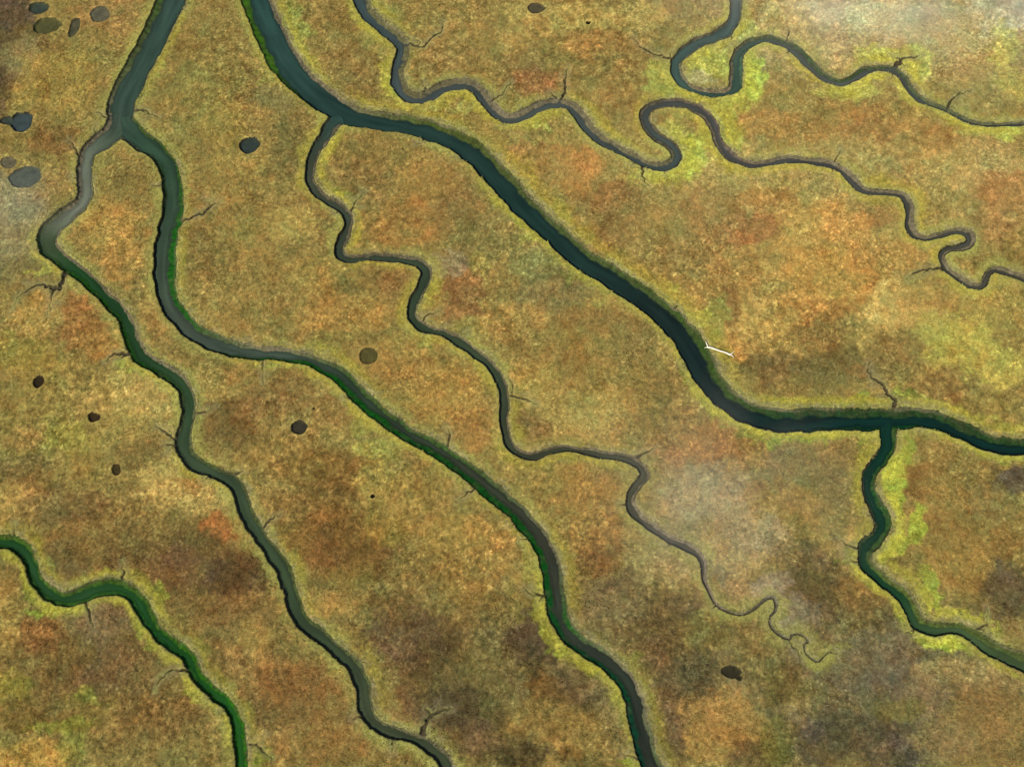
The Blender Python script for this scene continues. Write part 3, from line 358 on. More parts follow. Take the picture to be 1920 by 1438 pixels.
# channel, from (x, y), to (x, y), side (1 = right of travel), inner offset m, width m, colour, strength
FRINGE = [
 ('B2',(1665,835),(1630,1064),-1,1.0,3.0,(174,186,30),1),('B2',(1665,835),(1628,1023),1,.2,2.2,(152,154,42),.8),('B2',(1622,1042),(1725,1170),1,.1,2.0,(160,166,34),.9),
 ('B2',(1653,1084),(1725,1170),-1,1.8,2.0,(172,182,26),.95),('B2',(1725,1170),(1811,1183),1,.2,2.8,(182,196,20),1),('B2',(1750,1178),(1830,1200),-1,1.6,1.3,(168,174,36),.8),('B2',(1838,1201),(1920,1242),1,.2,1.4,(160,162,44),.7),
 ('B',(1327,704),(1640,786),1,.1,1.7,(164,170,40),.9),('B',(1417,780),(1690,784),-1,1.6,1.2,(156,158,46),.85),('B',(1720,783),(1925,837),-1,1.4,1.6,(156,156,52),.75),('B',(1740,784),(1925,837),1,.2,1.6,(160,168,46),.8),
 ('B',(922,317),(1175,538),1,.1,1.8,(158,162,56),.8),('B',(1175,538),(1327,704),1,.1,1.2,(158,160,58),.7),('B',(902,300),(1284,630),-1,1.4,3.0,(164,154,64),.65),('B',(462,0),(605,185),1,.1,1.2,(150,148,60),.6),('B',(481,0),(570,157),-1,1.0,2.4,(160,164,62),.75),('B',(650,212),(849,260),-1,1.2,2.2,(164,160,70),.7),('B',(1284,630),(1352,739),-1,.8,3.0,(150,150,60),.7),
 ('E',(0,1014),(172,1107),1,.1,2.0,(160,168,26),.95),('E',(172,1107),(450,1390),1,.1,1.5,(154,160,38),.85),('E',(147,1118),(297,1187),-1,.6,2.4,(152,154,30),.85),('E',(0,1014),(86,1108),-1,.8,2.2,(144,142,48),.75),('E',(322,1207),(455,1438),-1,.6,2.4,(130,130,50),.6),
 ('A2',(886,891),(1018,1026),1,.2,1.2,(154,146,56),.6),('A2',(1030,1056),(1188,1311),1,.1,2.3,(150,156,26),.95),('A2',(1188,1311),(1226,1445),1,.1,1.2,(146,146,34),.7),('A2',(560,669),(847,861),1,.1,1.5,(162,158,58),.75),('A2',(444,654),(560,669),1,.1,1.2,(166,168,44),.9),('A2',(598,682),(692,760),-1,.8,2.4,(158,154,60),.7),('A2',(1173,1277),(1226,1445),-1,.6,2.6,(124,122,50),.7),('A2',(1000,997),(1054,1166),-1,.6,2.4,(138,128,56),.6),('A2',(320,404),(310,538),-1,.4,2.4,(152,146,62),.6),
 ('A1',(88,458),(132,500),1,.2,2.0,(166,160,44),.85),('A1',(259,662),(335,714),1,.2,1.4,(164,156,40),.85),('A1',(347,847),(431,899),1,.1,1.2,(160,154,56),.7),('A1',(505,1031),(571,1169),-1,.6,2.2,(148,144,60),.6),('A1',(635,1221),(693,1346),-1,.8,2.6,(146,136,76),.7),
 ('B1',(624,231),(638,387),-1,.3,2.4,(156,158,68),.85),('B1',(590,355),(652,405),-1,.4,2.0,(168,170,46),.9),('B1',(652,405),(640,478),-1,.3,2.6,(158,156,76),.8),('B1',(624,231),(590,355),1,.2,2.0,(152,150,72),.75),('B1',(656,484),(795,500),1,.2,1.6,(156,152,66),.8),('B1',(795,500),(778,563),-1,.3,3.0,(158,158,70),.8),('B1',(795,500),(800,616),1,.2,2.0,(154,150,68),.75),('B1',(800,616),(944,734),1,.2,1.8,(156,152,70),.7),('B1',(944,734),(964,843),-1,.4,2.4,(134,136,78),.7),('B1',(954,828),(1190,866),1,.2,1.8,(152,150,60),.75),
 ('C',(677,0),(755,89),1,.2,2.8,(160,162,70),.8),('C',(677,0),(743,70),-1,.8,2.4,(164,166,74),.7),('C',(750,112),(785,183),1,.2,3.0,(166,172,64),.9),('C',(785,183),(960,221),1,.2,2.8,(162,162,74),.8),('C',(960,221),(1060,194),1,.2,2.6,(164,166,70),.85),('C',(1060,194),(1190,295),-1,1.2,1.8,(162,160,72),.75),
 ('C',(1215,307),(1242,262),1,.4,5.5,(172,184,58),.95),('C',(1248,192),(1223,247),-1,.3,2.0,(162,160,74),.6),('C',(1280,194),(1415,308),1,.3,2.2,(168,168,74),.8),('C',(1308,204),(1369,292),-1,1.0,5.5,(166,168,76),.8),('C',(1415,308),(1603,342),1,.2,2.0,(164,162,70),.75),('C',(1603,342),(1733,446),-1,.8,3.0,(160,156,86),.7),('C',(1733,446),(1885,509),1,.3,2.2,(160,156,78),.7),('C',(1603,342),(1733,446),1,.3,1.8,(158,152,84),.6),
 ('D',(1380,0),(1340,67),1,.4,2.4,(170,170,96),.6),('D',(1378,28),(1276,103),-1,.3,3.5,(168,174,76),.85),('D',(1273,145),(1352,174),1,.3,2.4,(166,172,70),.8),('D',(1352,174),(1388,97),1,.4,5.5,(174,192,62),.95),('D',(1463,77),(1577,154),1,.3,2.0,(168,166,86),.7),('D',(1553,147),(1677,131),1,.3,2.4,(178,184,74),.9),('D',(1624,132),(1712,172),-1,.8,3.0,(180,186,76),.85),('D',(1677,131),(1735,190),1,.3,2.2,(172,170,78),.7),('D',(1769,203),(1920,231),1,.3,2.4,(170,172,74),.8),
 ('A',(345,0),(246,150),-1,.3,2.0,(160,158,62),.75),
]
peat_shade = veg((58, 48, 36))  # wet peat tone that also paints the shade under bank edges
for ci, (nm, pts, dmax, wl, keys) in enumerate(CH):
    dmax, wl = dmax * .82, wl * .78
    sl, ok, lat, hw, t, upr, along = field(pts, 11.0)
    r = rag[sl]
    e = np.where(ok, np.abs(lat) - hw + r * np.clip(hw, .2, 1.3), 1e3)
    right = lat >= 0
    wb = np.where(right, interp_keys(t, keys, 2), interp_keys(t, keys, 1)) * 2 * hw
    wb = np.maximum(wb * (1 + .25 * noise(X[sl], Y[sl], 3.5, 11)), .3)
    dep = np.clip(hw * 1.25, .15, dmax)
    a = np.maximum(-e, 0)
    sc = np.minimum(.38 * dep, .4)
    zs = np.maximum(np.minimum(wl + .03, dep * .9), sc)          # foot of the bank, at the water line
    z = -(sc * sstep(0, .32, a) + (zs - sc) * np.clip(a / wb, 0, 1) + np.maximum(dep - zs, 0) * sstep(.95, 1.8, a / wb))
    # little runnels down the banks and lumps on the bed
    rn = noise(along, lat * .25, .9, 5)
    z += np.where(e < 0, .10 * rn * sstep(.1, .5, a) * sstep(1.3, .6, a / wb) + .06 * noise(X[sl], Y[sl], 1.1, 6), 0)
    z = np.where(e < 0, z, 0)
    Z[sl] = np.minimum(Z[sl], z)
    cb = np.where(right[..., None], interp_keys(t, keys, 4), interp_keys(t, keys, 3))
    cb[..., 1] *= np.where(cb[..., 1] > 1.5 * cb[..., 0], .86, 1.0)
    cf = interp_keys(t, keys, 5) * ({'C': 1.25, 'B1': 1.2, 'D': 1.15}.get(nm, 1.0))
    k = sstep(.75, 1.15, a / wb + .12 * noise(X[sl], Y[sl], 1.0, 8))[..., None]
    c = (cb * (1 - k) + cf * k) * ALB
    kmud = (sstep(-.05, .4, fbm(X[sl], Y[sl], 2.2, 181, 3, .6)) * .55 * (1 - k[..., 0]))[..., None]
    c = c * (1 - kmud) + (.5 * c + .5 * veg((84, 76, 56))) * kmud
    c = c * (1 + .35 * rn * (1 - k[..., 0]) + .25 * noise(X[sl], Y[sl], .8, 9))[..., None]
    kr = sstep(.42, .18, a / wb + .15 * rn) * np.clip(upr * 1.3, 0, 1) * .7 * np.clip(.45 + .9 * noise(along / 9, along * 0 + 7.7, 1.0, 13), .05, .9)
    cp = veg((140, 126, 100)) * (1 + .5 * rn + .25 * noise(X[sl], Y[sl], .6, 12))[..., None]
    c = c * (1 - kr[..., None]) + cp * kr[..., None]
    kp = (sstep(.5, .15, a) * (1 - .8 * np.clip(upr * 1.3, 0, 1)))[..., None] * .7  # painted overhang shade along the edges, weakest on upper right banks
    c = c * (1 - kp) + peat_shade * kp
    m = e < E_[sl]
    E_[sl] = np.where(m, e, E_[sl]); CHI[sl] = np.where(m, ci, CHI[sl])
    U[sl] = np.where(m, lat / hw, U[sl])
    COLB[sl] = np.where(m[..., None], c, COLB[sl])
    wc = interp_keys(t, keys, 6) * ALB * np.array([.72, .90, .66]) * ({'C': np.array([1.35, 1.2, 1.5]), 'D': np.array([1.2, 1.08, 1.2]), 'B1': np.array([1.2, 1.1, 1.25])}.get(nm, 1.0))
    wc = wc * (1 + .28 * noise(along / 9, lat, 1.1, 21) + .16 * noise(along / 22, lat / 2, 1.0, 23) + .12 * noise(X[sl], Y[sl], 6, 22))[..., None]
    WCOL[sl] = np.where(m[..., None], wc, WCOL[sl])
    WL[sl] = np.where(m, -wl, WL[sl])
    RIGHTW[sl] = np.where(m, upr, RIGHTW[sl]); SALONG[sl] = np.where(m, along, SALONG[sl])
    q = np.array([p_[:2] for p_ in pts], float)
    for fn, p0, p1, side, off_, wid, fcol, fst in FRINGE:
        if fn != nm: continue
        t0, t1 = sorted(float(np.argmin(np.hypot(q[:, 0] - p_[0], q[:, 1] - p_[1]))) / (len(pts) - 1) for p_ in (p0, p1))
        fw = 1.5 / len(pts)
        wv = np.minimum(wid, 4.2) * .78 * (1 + .7 * noise(along / 6, along * 0 + 3.1, 1.0, 171) + .45 * noise(X[sl], Y[sl], 2.4, 172))
        kk = sstep(t0 - fw, t0 + fw, t) * sstep(t1 + fw, t1 - fw, t) * (np.sign(lat) == side) * (e > -.1)
        kk = kk * sstep(off_ * .3, off_ + .3, e + .3 * noise(X[sl], Y[sl], 1.2, 174)) * sstep(off_ + wv * 1.6, off_ + wv * .5, e) * sstep(10.5, 7, e) * fst * np.clip(.85 + .5 * noise(X[sl], Y[sl], 5, 173), 0, 1)
        up_ = kk > LIME[sl]
        LIME[sl] = np.where(up_, kk, LIME[sl]); LCOL[sl] = np.where(up_[..., None], veg(np.array(fcol) * np.array([1.08, .98, .06])), LCOL[sl])

crng = np.random.default_rng(11)
FORKS = []
for pts in CREEKS:
    L = sum(math.hypot(b[0] - a[0], b[1] - a[1]) for a, b in zip(pts, pts[1:]))
    if L < 22: continue
    for rep_ in range(2 if L > 40 else 1):
        i = crng.integers(1, len(pts) - 1) if len(pts) > 2 else 1
        a, b = pts[i - 1], pts[i]
        f = crng.uniform(.3, .95); x = a[0] + (b[0] - a[0]) * f; y = a[1] + (b[1] - a[1]) * f; w0 = max(1.6, (a[2] + (b[2] - a[2]) * f) * .55)
        an = math.atan2(b[1] - a[1], b[0] - a[0]) + crng.choice([-1, 1]) * crng.uniform(.5, 1.1); l = crng.uniform(9, 20)
        FORKS.append([(x, y, w0), (x + l * .5 * math.cos(an), y + l * .5 * math.sin(an), w0 * .7), (x + l * math.cos(an + crng.normal(0, .5)), y + l * math.sin(an + crng.normal(0, .5)), .8)])
for nm, pts, *_r in CH:                                  # little gullies in the banks
    for k in range(int(len(pts) / 5)):
        i = crng.integers(2, len(pts) - 2); a, b = pts[i], pts[i + 1]
        if a[2] < 9: continue
        sd = crng.choice([-1, 1]); an = math.atan2(b[1] - a[1], b[0] - a[0]) + sd * crng.uniform(.9, 1.9)
        w0 = a[2] / 2; l = crng.uniform(5, 15)
        FORKS.append([(a[0] + (w0 - 2) * math.cos(an), a[1] + (w0 - 2) * math.sin(an), crng.uniform(3, 5)), (a[0] + (w0 + l * .5) * math.cos(an), a[1] + (w0 + l * .5) * math.sin(an), 2.2), (a[0] + (w0 + l) * math.cos(an + .25), a[1] + (w0 + l) * math.sin(an + .25), .9)])
for pts in CREEKS + FORKS:
    q = []
    for a, b in zip(pts, pts[1:]):
        q.append(a); L = math.hypot(b[0] - a[0], b[1] - a[1]); n = int(L / 5)
        for j in range(1, n):
            f = j / n; o_ = crng.normal(0, 1.1); o2 = crng.normal(0, .8)
            q.append((a[0] + (b[0] - a[0]) * f - (b[1] - a[1]) / L * o_, a[1] + (b[1] - a[1]) * f + (b[0] - a[0]) / L * o_, (a[2] + (b[2] - a[2]) * f) * crng.uniform(.75, 1.2)))
    pts = [(x, y, w_ * .9 + .4) for x, y, w_ in q + [pts[-1]]]
    sl, ok, lat, hw, t, upr, along = field(pts, 3.0)
    e = np.where(ok, np.abs(lat) - hw + (rag[sl] + .25 * noise(X[sl], Y[sl], .9, 14)) * np.clip(hw * 1.1, .1, .8), 1e3)
    dep = np.clip(hw * 1.3, .10, .7)
    z = np.where(e < 0, -dep * sstep(0, 1, -e / np.maximum(hw * .8, .12)), 0)
    Z[sl] = np.minimum(Z[sl], z)
    ECR[sl] = np.minimum(ECR[sl], e)
    RIGHTW[sl] = np.where((e < E_[sl]) & (e > 0), upr, RIGHTW[sl])

# ponds
EP = np.full((NY, NX), 1e3, np.float32); PI_ = np.full((NY, NX), -1, np.int8)
for k, (x, y, rx, ry, rot, dep, cbed, cwat) in enumerate(PONDS):
    cx, cy = ground_pt(x, y)
    ppm = abs(ground_pt(x + 10, y)[0] - ground_pt(x - 10, y)[0]) / 20
    mv = abs(ground_pt(x, y - 10)[1] - ground_pt(x, y + 10)[1]) / 20
    m = (np.abs(xs - cx) < rx * ppm * 1.6 + 3); n = (np.abs(ys - cy) < ry * mv * 1.6 + 6)
    ia, ib = np.where(m)[0][[0, -1]]; ja, jb = np.where(n)[0][[0, -1]]
    sl = (slice(ja, jb + 1), slice(ia, ib + 1))
    dx = (X[sl] - cx) / ppm; dy = -(Y[sl] - cy) / mv
    ca, sa = math.cos(R(rot)), math.sin(R(rot))
    qx = (dx * ca + dy * sa) / rx; qy = (-dx * sa + dy * ca) / ry
    q = np.sqrt(qx ** 2 + qy ** 2)
    e = (q - 1) * min(rx * ppm, ry * mv) + .28 * min(1, rx / 14) * noise(X[sl], Y[sl], 1.8, 31) + .5 * rag[sl]
    dep = dep * 1.5
    z = np.where(e < 0, -dep * (.72 * sstep(0, .3, -e) + .28 * sstep(.1, 1.4, -e)) + .05 * noise(X[sl], Y[sl], .9, 33), 0)
    Z[sl] = np.minimum(Z[sl], z)
    mm = e < EP[sl]; EP[sl] = np.where(mm, e, EP[sl]); PI_[sl] = np.where(mm, {5: 4, 19: 18}.get(k, k), PI_[sl])
    inn = mm & (e < 0)
    cb = veg(cbed) * (1 + .5 * noise(X[sl], Y[sl], 1.6, 34) + .3 * noise(X[sl], Y[sl], .6, 36))[..., None]
    kp = sstep(.45, .1, -e)[..., None] * .6
    cb = cb * (1 - kp) + peat_shade * kp
    COLB[sl] = np.where(inn[..., None], cb, COLB[sl])
    WCOL[sl] = np.where(inn[..., None], veg(cwat) * .85 * (1 + .25 * noise(X[sl], Y[sl], 1.6, 35))[..., None], WCOL[sl])
    WL[sl] = np.where(inn, -dep * .6, WL[sl])
EALL = np.minimum(np.minimum(E_, ECR), EP)

# ------------------------------------------------------------------ marsh colour: plants, with cloud shade and haze painted in
wx = PX + 26 * fbm(X, Y, 9, 41) + 10 * noise(X, Y, 2.2, 42)
wy = PY + 22 * fbm(X, Y, 9, 51) + 10 * noise(X, Y, 2.2, 52)
mott = fbm(X, Y, 4.5, 61, 4, .65)            # clumps
mfin = fbm(X, Y, 1.1, 66, 2, .7)
COL = np.empty((NY, NX, 3), np.float32); COL[:] = veg((152, 126, 66))
for (x, y, rx, ry, c, s) in VEG_SHADE_HAZE:
    big = rx > 100
    a, b = (1.22, .72) if not big else (1.25, .1)
    sx = a * rx + 60; sy = a * ry + 60
    core = (slice(PADY, NY - PADY), slice(PADX, NX - PADX))
    # rows/cols touched
    gx0, gy0 = ground_pt([x - sx, x + sx, x - sx, x + sx], [y - sy, y - sy, y + sy, y + sy])
    ia, ib = np.searchsorted(xs, [gx0.min(), gx0.max()]); ja, jb = np.searchsorted(ys, [gy0.min(), gy0.max()])
    sl = (slice(ja, jb + 1), slice(ia, ib + 1))
    q = np.sqrt(((wx[sl] - x) / rx) ** 2 + ((wy[sl] - y) / ry) ** 2)
    k = sstep(a, b, q + .32 * mott[sl] + .16 * mfin[sl]) * s * (.86 if sum(c) < 245 else 1) 
    COL[sl] = COL[sl] * (1 - k[..., None]) + veg(c).astype(np.float32) * k[..., None]
# clump scale variety: rusty / straw / olive plants mixed through
def mixin(c, k):
    global COL
    COL = COL * (1 - k[..., None]) + veg(c).astype(np.float32) * k[..., None]
lum0 = COL.mean(-1)
n1 = fbm(X, Y, 5.0, 71, 4, .65); n2 = fbm(X, Y, 2.4, 81, 3, .7); n3 = fbm(X, Y, 7.0, 91, 4, .6)
hn = np.clip(2.0 * fbm(X, Y, 2.6, 301, 3, .6), -1, 1) * .05 + np.clip(2.0 * fbm(X, Y, 9, 311, 2), -1, 1) * .06 - .015
COL[..., 0] *= 1 + hn; COL[..., 1] *= 1 - .55 * hn; COL[..., 2] *= 1 - .5 * hn
mauve = (sstep(-.1, .3, fbm(X, Y, 13, 321, 3, .6)) * sstep(.10, .04, COL.mean(-1)) * .7)[..., None]      # grey-mauve tint in the dark patches
COL = COL * (1 - mauve) + COL * np.array([1.02, .96, 1.55], np.float32) * mauve
tuss = .45 + .75 * sstep(-.25, .35, fbm(X, Y, 26, 97, 2))       # some stretches are tussocky, some smooth
bil = np.abs(noise(X, Y, 2.6, 98)) + .6 * np.abs(noise(X, Y, 1.3, 99))
COL *= np.exp(tuss * (.50 * np.clip(n2, -1, 1) + .36 * (bil - .42)) + .20 * sstep(.1, .45, n1) - .18 * sstep(-.1, -.5, n1))[..., None]
n4 = fbm(X, Y, 1.5, 95, 3, .7)
COL *= np.exp(.42 * tuss * np.clip(n4, -1, 1))[..., None]
n5 = .5 * noise(X, Y, 1.1, 251) + noise(X, Y, .62, 252) + .5 * noise(X, Y, .42, 253)
gr = .35 + 1.0 * sstep(-.2, .4, fbm(X, Y, 17, 255, 3, .6))        # coarse stands and fine lawns
COL *= np.exp(np.clip(.27 * n5, -.4, .45) * gr)[..., None]
k = (sstep(.40, .85, n5 + .6 * n4) * np.clip(gr, .3, 1))[..., None] * .40                # bleached straw tops
COL = COL * (1 - k) + COL * np.array([1.42, 1.46, 1.62], np.float32) * k
warm = np.clip(n1 * 1.6, -1, 1)
COL[..., 0] *= 1 + .07 * warm; COL[..., 1] *= 1 - .05 * warm; COL[..., 2] *= 1 - .08 * warm
m1 = fbm(X, Y, 2.9, 201, 4, .6); m2 = fbm(X, Y, 2.0, 211, 3, .65)
pat = sstep(-.15, .3, fbm(X, Y, 22, 221, 2)); pat2 = sstep(-.1, .35, fbm(X, Y, 19, 231, 2))
k = (sstep(.10, .22, m1) * .62 * pat)[..., None]                 # low rusty plants in crisp mottles
COL = COL * (1 - k) + COL * np.array([.76, .66, .60], np.float32) * k
k = (sstep(.14, .24, m2) * .60 * pat2)[..., None]                # straw coloured tussocks
COL = COL * (1 - k) + COL * np.array([1.30, 1.32, 1.40], np.float32) * k
k = sstep(.12, .42, n3) * .45
COL = COL * (1 - k[..., None]) + (COL * np.array([1.22, 1.24, 1.28], np.float32)) * k[..., None]
k = sstep(-.14, -.45, n3) * .6
COL = COL * (1 - k[..., None]) + (COL * np.array([.74, .66, .60], np.float32)) * k[..., None]

# greener, paler fringe beside the channels and creeks
ech = np.minimum(E_, ECR * 2.6 + 1.5)
nz = fbm(X, Y, 6, 101, 2)
fr = sstep(2.8 + 2.2 * nz, .5, ech + 1.6 * n2 + .8 * n4) * np.clip(.62 + .9 * fbm(X, Y, 16, 111, 2), .10, .88) * (ech > -1)
vivid = np.clip((COL[..., 1] / np.maximum(COL[..., 0], 1e-3) - .98) * 6, 0, 1)
fr = fr * (1 - .85 * vivid)
fc = (veg((164, 160, 78))[None, None] * (.55 + .45 * np.clip(lum0 / veg((152, 126, 66)).mean(), .5, 1.5))[..., None]).astype(np.float32)
COL = COL * (1 - fr[..., None]) + fc * fr[..., None]
lm = LIME * (EALL > -.3) * np.clip(1.5 + 1.1 * fbm(X, Y, 1.7, 241, 3, .7) - .8 * sstep(.15, .35, fbm(X, Y, 3.4, 245, 3)), .15, 1)
lt = np.clip(np.exp(.5 * np.log(np.maximum(COL.mean(-1), 1e-4) / np.maximum(lum0, 1e-4))), .75, 1.3)   # keeps the tussock texture
COL = COL * (1 - lm[..., None]) + LCOL * (lt * (1 + .5 * np.clip(n4, -.6, .6)))[..., None] * lm[..., None]
# pale dried mud on the crest of the upper right banks
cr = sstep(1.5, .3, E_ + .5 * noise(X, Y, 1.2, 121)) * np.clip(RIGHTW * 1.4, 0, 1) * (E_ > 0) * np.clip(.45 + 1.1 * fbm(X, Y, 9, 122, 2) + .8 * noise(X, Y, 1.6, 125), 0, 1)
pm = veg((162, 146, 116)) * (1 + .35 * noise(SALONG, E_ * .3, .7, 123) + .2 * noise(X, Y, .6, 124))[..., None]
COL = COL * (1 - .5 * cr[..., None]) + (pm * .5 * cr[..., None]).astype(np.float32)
# grey soaked ground round the heads of the creeks
gk = sstep(1.2, .1, ECR + .5 * nz + .6 * n2) * .35 * (ECR > 0)
COL = COL * (1 - gk[..., None]) + veg((132, 122, 94)).astype(np.float32) * gk[..., None]
COL *= (1 + .22 * noise(X, Y, .8, 131) + .22 * noise(X, Y, .42, 132))[..., None]
TURF = np.clip(COL, .004, .9)
inside = (np.minimum(E_, EP) < 0)
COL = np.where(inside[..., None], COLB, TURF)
ck = (sstep(.02, -.2, ECR) * (~inside))[..., None]
COL = COL * (1 - ck) + veg((78, 68, 52)).astype(np.float32) * ck * (1 + .3 * noise(X, Y, .6, 141))[..., None]
COL = np.clip(COL, .003, .9)

# relief of the marsh plain
rel = (.12 * n3 + .14 * n2 + .07 * noise(X, Y, .9, 151) + .05 * noise(X, Y, .5, 152)) * sstep(0, 1.0, EALL)
lev = .05 * sstep(3, .8, E_) * sstep(.0, .4, E_)
Z += np.where(EALL > 0, rel + lev, 0)
far = np.maximum(np.maximum(np.abs(X) - 150, 0), np.maximum(np.abs(Y - 11) - 111, 0))
Z *= sstep(60, 5, far)

ii = np.arange(NX * NY, dtype=np.int32).reshape(NY, NX)
F = np.stack([ii[:-1, :-1], ii[:-1, 1:], ii[1:, 1:], ii[1:, :-1]], -1).reshape(-1, 4)
ground = mesh_obj('marsh_ground', np.stack([X, Y, Z], -1).reshape(-1, 3), F, COL.reshape(-1, 3), M_GROUND, True)
ground['kind'] = 'structure'; ground['label'] = 'tawny salt marsh plain cut by winding muddy tidal channels'

# ------------------------------------------------------------------ water: one sheet per channel and per pond
def water_from(mask_cells, name, label, turb=6.0):
    j, i = np.where(mask_cells)
    if not len(j): return None
    f = np.stack([ii[j, i], ii[j, i + 1], ii[j + 1, i + 1], ii[j + 1, i]], -1)
    u, inv = np.unique(f, return_inverse=True)
    f = inv.reshape(f.shape)
    wl = np.median(WL.ravel()[u][WL.ravel()[u] > -5])
    co = np.stack([X.ravel()[u], Y.ravel()[u], np.full(len(u), wl)], -1)
    depth = np.maximum(wl - Z.ravel()[u], 0)
    al = np.clip(.22 + .72 * (1 - np.exp(-depth * turb)), 0, 1)      # turbid water: the deeper, the less of the bed shows
    o = mesh_obj(name, co, f, np.hstack([np.clip(WCOL.reshape(-1, 3)[u], .003, .9), al[:, None]]), M_WATER, True)
    o['kind'] = 'structure'; o['label'] = label
    return o
cellmin = np.minimum(np.minimum(Z[:-1, :-1], Z[1:, :-1]), np.minimum(Z[:-1, 1:], Z[1:, 1:]))
okc = np.zeros_like(cellmin, bool); okc[PADY:-PADY, PADX:-PADX] = True
LABELS = {
 'A': 'wide grey green channel entering at the top left and forking', 'A1': 'long winding green grey channel from the left fork to the bottom edge',
 'A2': 'channel from the right fork with bright green algae banks', 'B': 'widest dark teal channel crossing from the top edge to the right edge',
 'B1': 'narrow meandering muddy creek that thins out to a curl', 'B2': 'dark green side channel between bright lime samphire at the right',
 'C': 'narrow looping grey creek across the upper right', 'D': 'bluish hairpin creek in the top right corner', 'E': 'vivid green algae channel in the bottom left corner'}
for ci, (nm, pts, dmax, wl, keys) in enumerate(CH):
    wl = wl * .78
    m = (CHI[:-1, :-1] == ci) & (E_[:-1, :-1] < .3) & (cellmin < -wl + .02) & okc
    water_from(m, 'channel_water', LABELS[nm])
PL = ['small dark pond at the very top left', 'olive oval pond with a dark lower rim below the topmost pond', 'narrow upright grassy pond beside the olive oval pond', 'round grey brown pond nearest the wide forking channel',
 'dark pond reflecting pale sky near the left edge', 'pointed end of the sky reflecting pond', 'dark round pond between the two big channels', 'faint shallow pond above the grey green pond', 'large grey green oval pond at the left edge',
 'flat oval pond at the top centre', 'tiny dark pool right of the top centre pond', 'round brown pond below the orange patch', 'dark brown oval pond', 'small square olive brown pond', 'olive pond beside the meandering muddy creek',
 'dark grey round pond above the yellow grass', 'tiny pool above the dark grey round pond', 'tiny black pool in the yellow brown grass', 'dark pond with a tail below the curled creek', 'tail of the dark pond below the curled creek']
for k in range(len(PONDS)):
    m = (PI_[:-1, :-1] == k) & (EP[:-1, :-1] < .2) & (cellmin < -PONDS[k][5] * .9 + .02) & okc
    water_from(m, 'pond', PL[k], 2.2)

# ------------------------------------------------------------------ marsh grass: real blades in tufts (uncountable: stuff)
rng = np.random.default_rng(3)
NT = 420000
tx = rng.uniform(-145, 145, NT); ty = rng.uniform(-97, 119, NT)
bm_ = (E_ < .7) & (E_ > -1.6) & (ECR > 0) & (EP > .3) & (RIGHTW > .1) & (Z > WL + .05) & (np.abs(X) < 145) & (Y > -97) & (Y < 119)
bj, bi = np.where(bm_)
pick = rng.random(len(bj)) < np.exp(-np.abs(E_[bj, bi] - .05) * 1.7) * np.clip(.75 + .9 * noise(X, Y, 4.5, 261)[bj, bi], .1, 1)
bj, bi = bj[pick], bi[pick]; nb_ = len(bj)
tx = np.concatenate([tx, X[bj, bi] + rng.uniform(-.1, .1, nb_)]); ty = np.concatenate([ty, Y[bj, bi] + rng.uniform(-.1, .1, nb_)])
isb = np.zeros(len(tx), bool); isb[NT:] = True; NT = len(tx)
ix = np.clip(np.round((tx + 150) / STEP).astype(int) + PADX, 0, NX - 1); iy = np.clip(np.round((ty + 100) / STEP).astype(int) + PADY, 0, NY - 1)
tpx, tpy = photo_px(tx, ty)
onb = isb
keep = ((EALL[iy, ix] > .15) | onb) & (tpx > -140) & (tpx < PW + 140) & (tpy > -120) & (tpy < PH + 120)
crk = np.clip(RIGHTW[iy, ix], 0, 1) * (E_[iy, ix] < 1.0)
keep &= (rng.random(NT) > crk * .6) | onb
onb = onb[keep]
tx, ty, ix, iy = tx[keep], ty[keep], ix[keep], iy[keep]; NT = len(tx)
NB = 4
colt = TURF[iy, ix] * np.exp(rng.normal(0, .17, NT))[:, None]
bpal = np.array([veg((66, 74, 44)), veg((104, 104, 60)), veg((146, 134, 92)), veg((84, 78, 58))])[rng.choice(4, onb.sum(), p=[.38, .25, .17, .2])]
colt[onb] = COL[iy, ix][onb] * .6 + .4 * bpal
hue = rng.normal(0, .07, NT)
colt[:, 0] *= 1 + hue; colt[:, 2] *= 1 - hue
flow = 2.5 * noise(tx.astype(np.float32), ty.astype(np.float32), 14, 161) + 1.2 * noise(tx.astype(np.float32), ty.astype(np.float32), 4, 162)
hgt = .24 * np.exp(rng.normal(0, .3, NT)) * np.where(onb, .9, np.clip(.5 + EALL[iy, ix] * .4, .4, 1))
az = (flow[:, None] + rng.normal(0, .9, (NT, NB)))
ln = rng.uniform(.7, 2.1, (NT, NB)) * hgt[:, None]
off = rng.normal(0, .09, (NT, NB, 2))
bx, by = tx[:, None] + off[..., 0], ty[:, None] + off[..., 1]
bz = Z[iy, ix][:, None] - .04
hw_ = rng.uniform(.035, .075, (NT, NB))
sx_, sy_ = -np.sin(az), np.cos(az)
V = np.empty((NT, NB, 3, 3), np.float32)
V[:, :, 0] = np.stack([bx - sx_ * hw_, by - sy_ * hw_, np.broadcast_to(bz, bx.shape)], -1)
V[:, :, 1] = np.stack([bx + sx_ * hw_, by + sy_ * hw_, np.broadcast_to(bz, bx.shape)], -1)
V[:, :, 2] = np.stack([bx + np.cos(az) * ln, by + np.sin(az) * ln, bz + hgt[:, None] * rng.uniform(.5, 1.2, (NT, NB))], -1)
cb = np.repeat((colt[:, None, :] * np.exp(rng.normal(0, .12, (NT, NB)))[..., None])[:, :, None, :], 3, 2)
grass = mesh_obj('marsh_grass', V.reshape(-1, 3), np.arange(NT * NB * 3).reshape(-1, 3), np.clip(cb.reshape(-1, 3), .003, .9), M_GRASS)
grass['kind'] = 'stuff'; grass['label'] = 'tawny and yellow green marsh grass covering the flats between the channels'

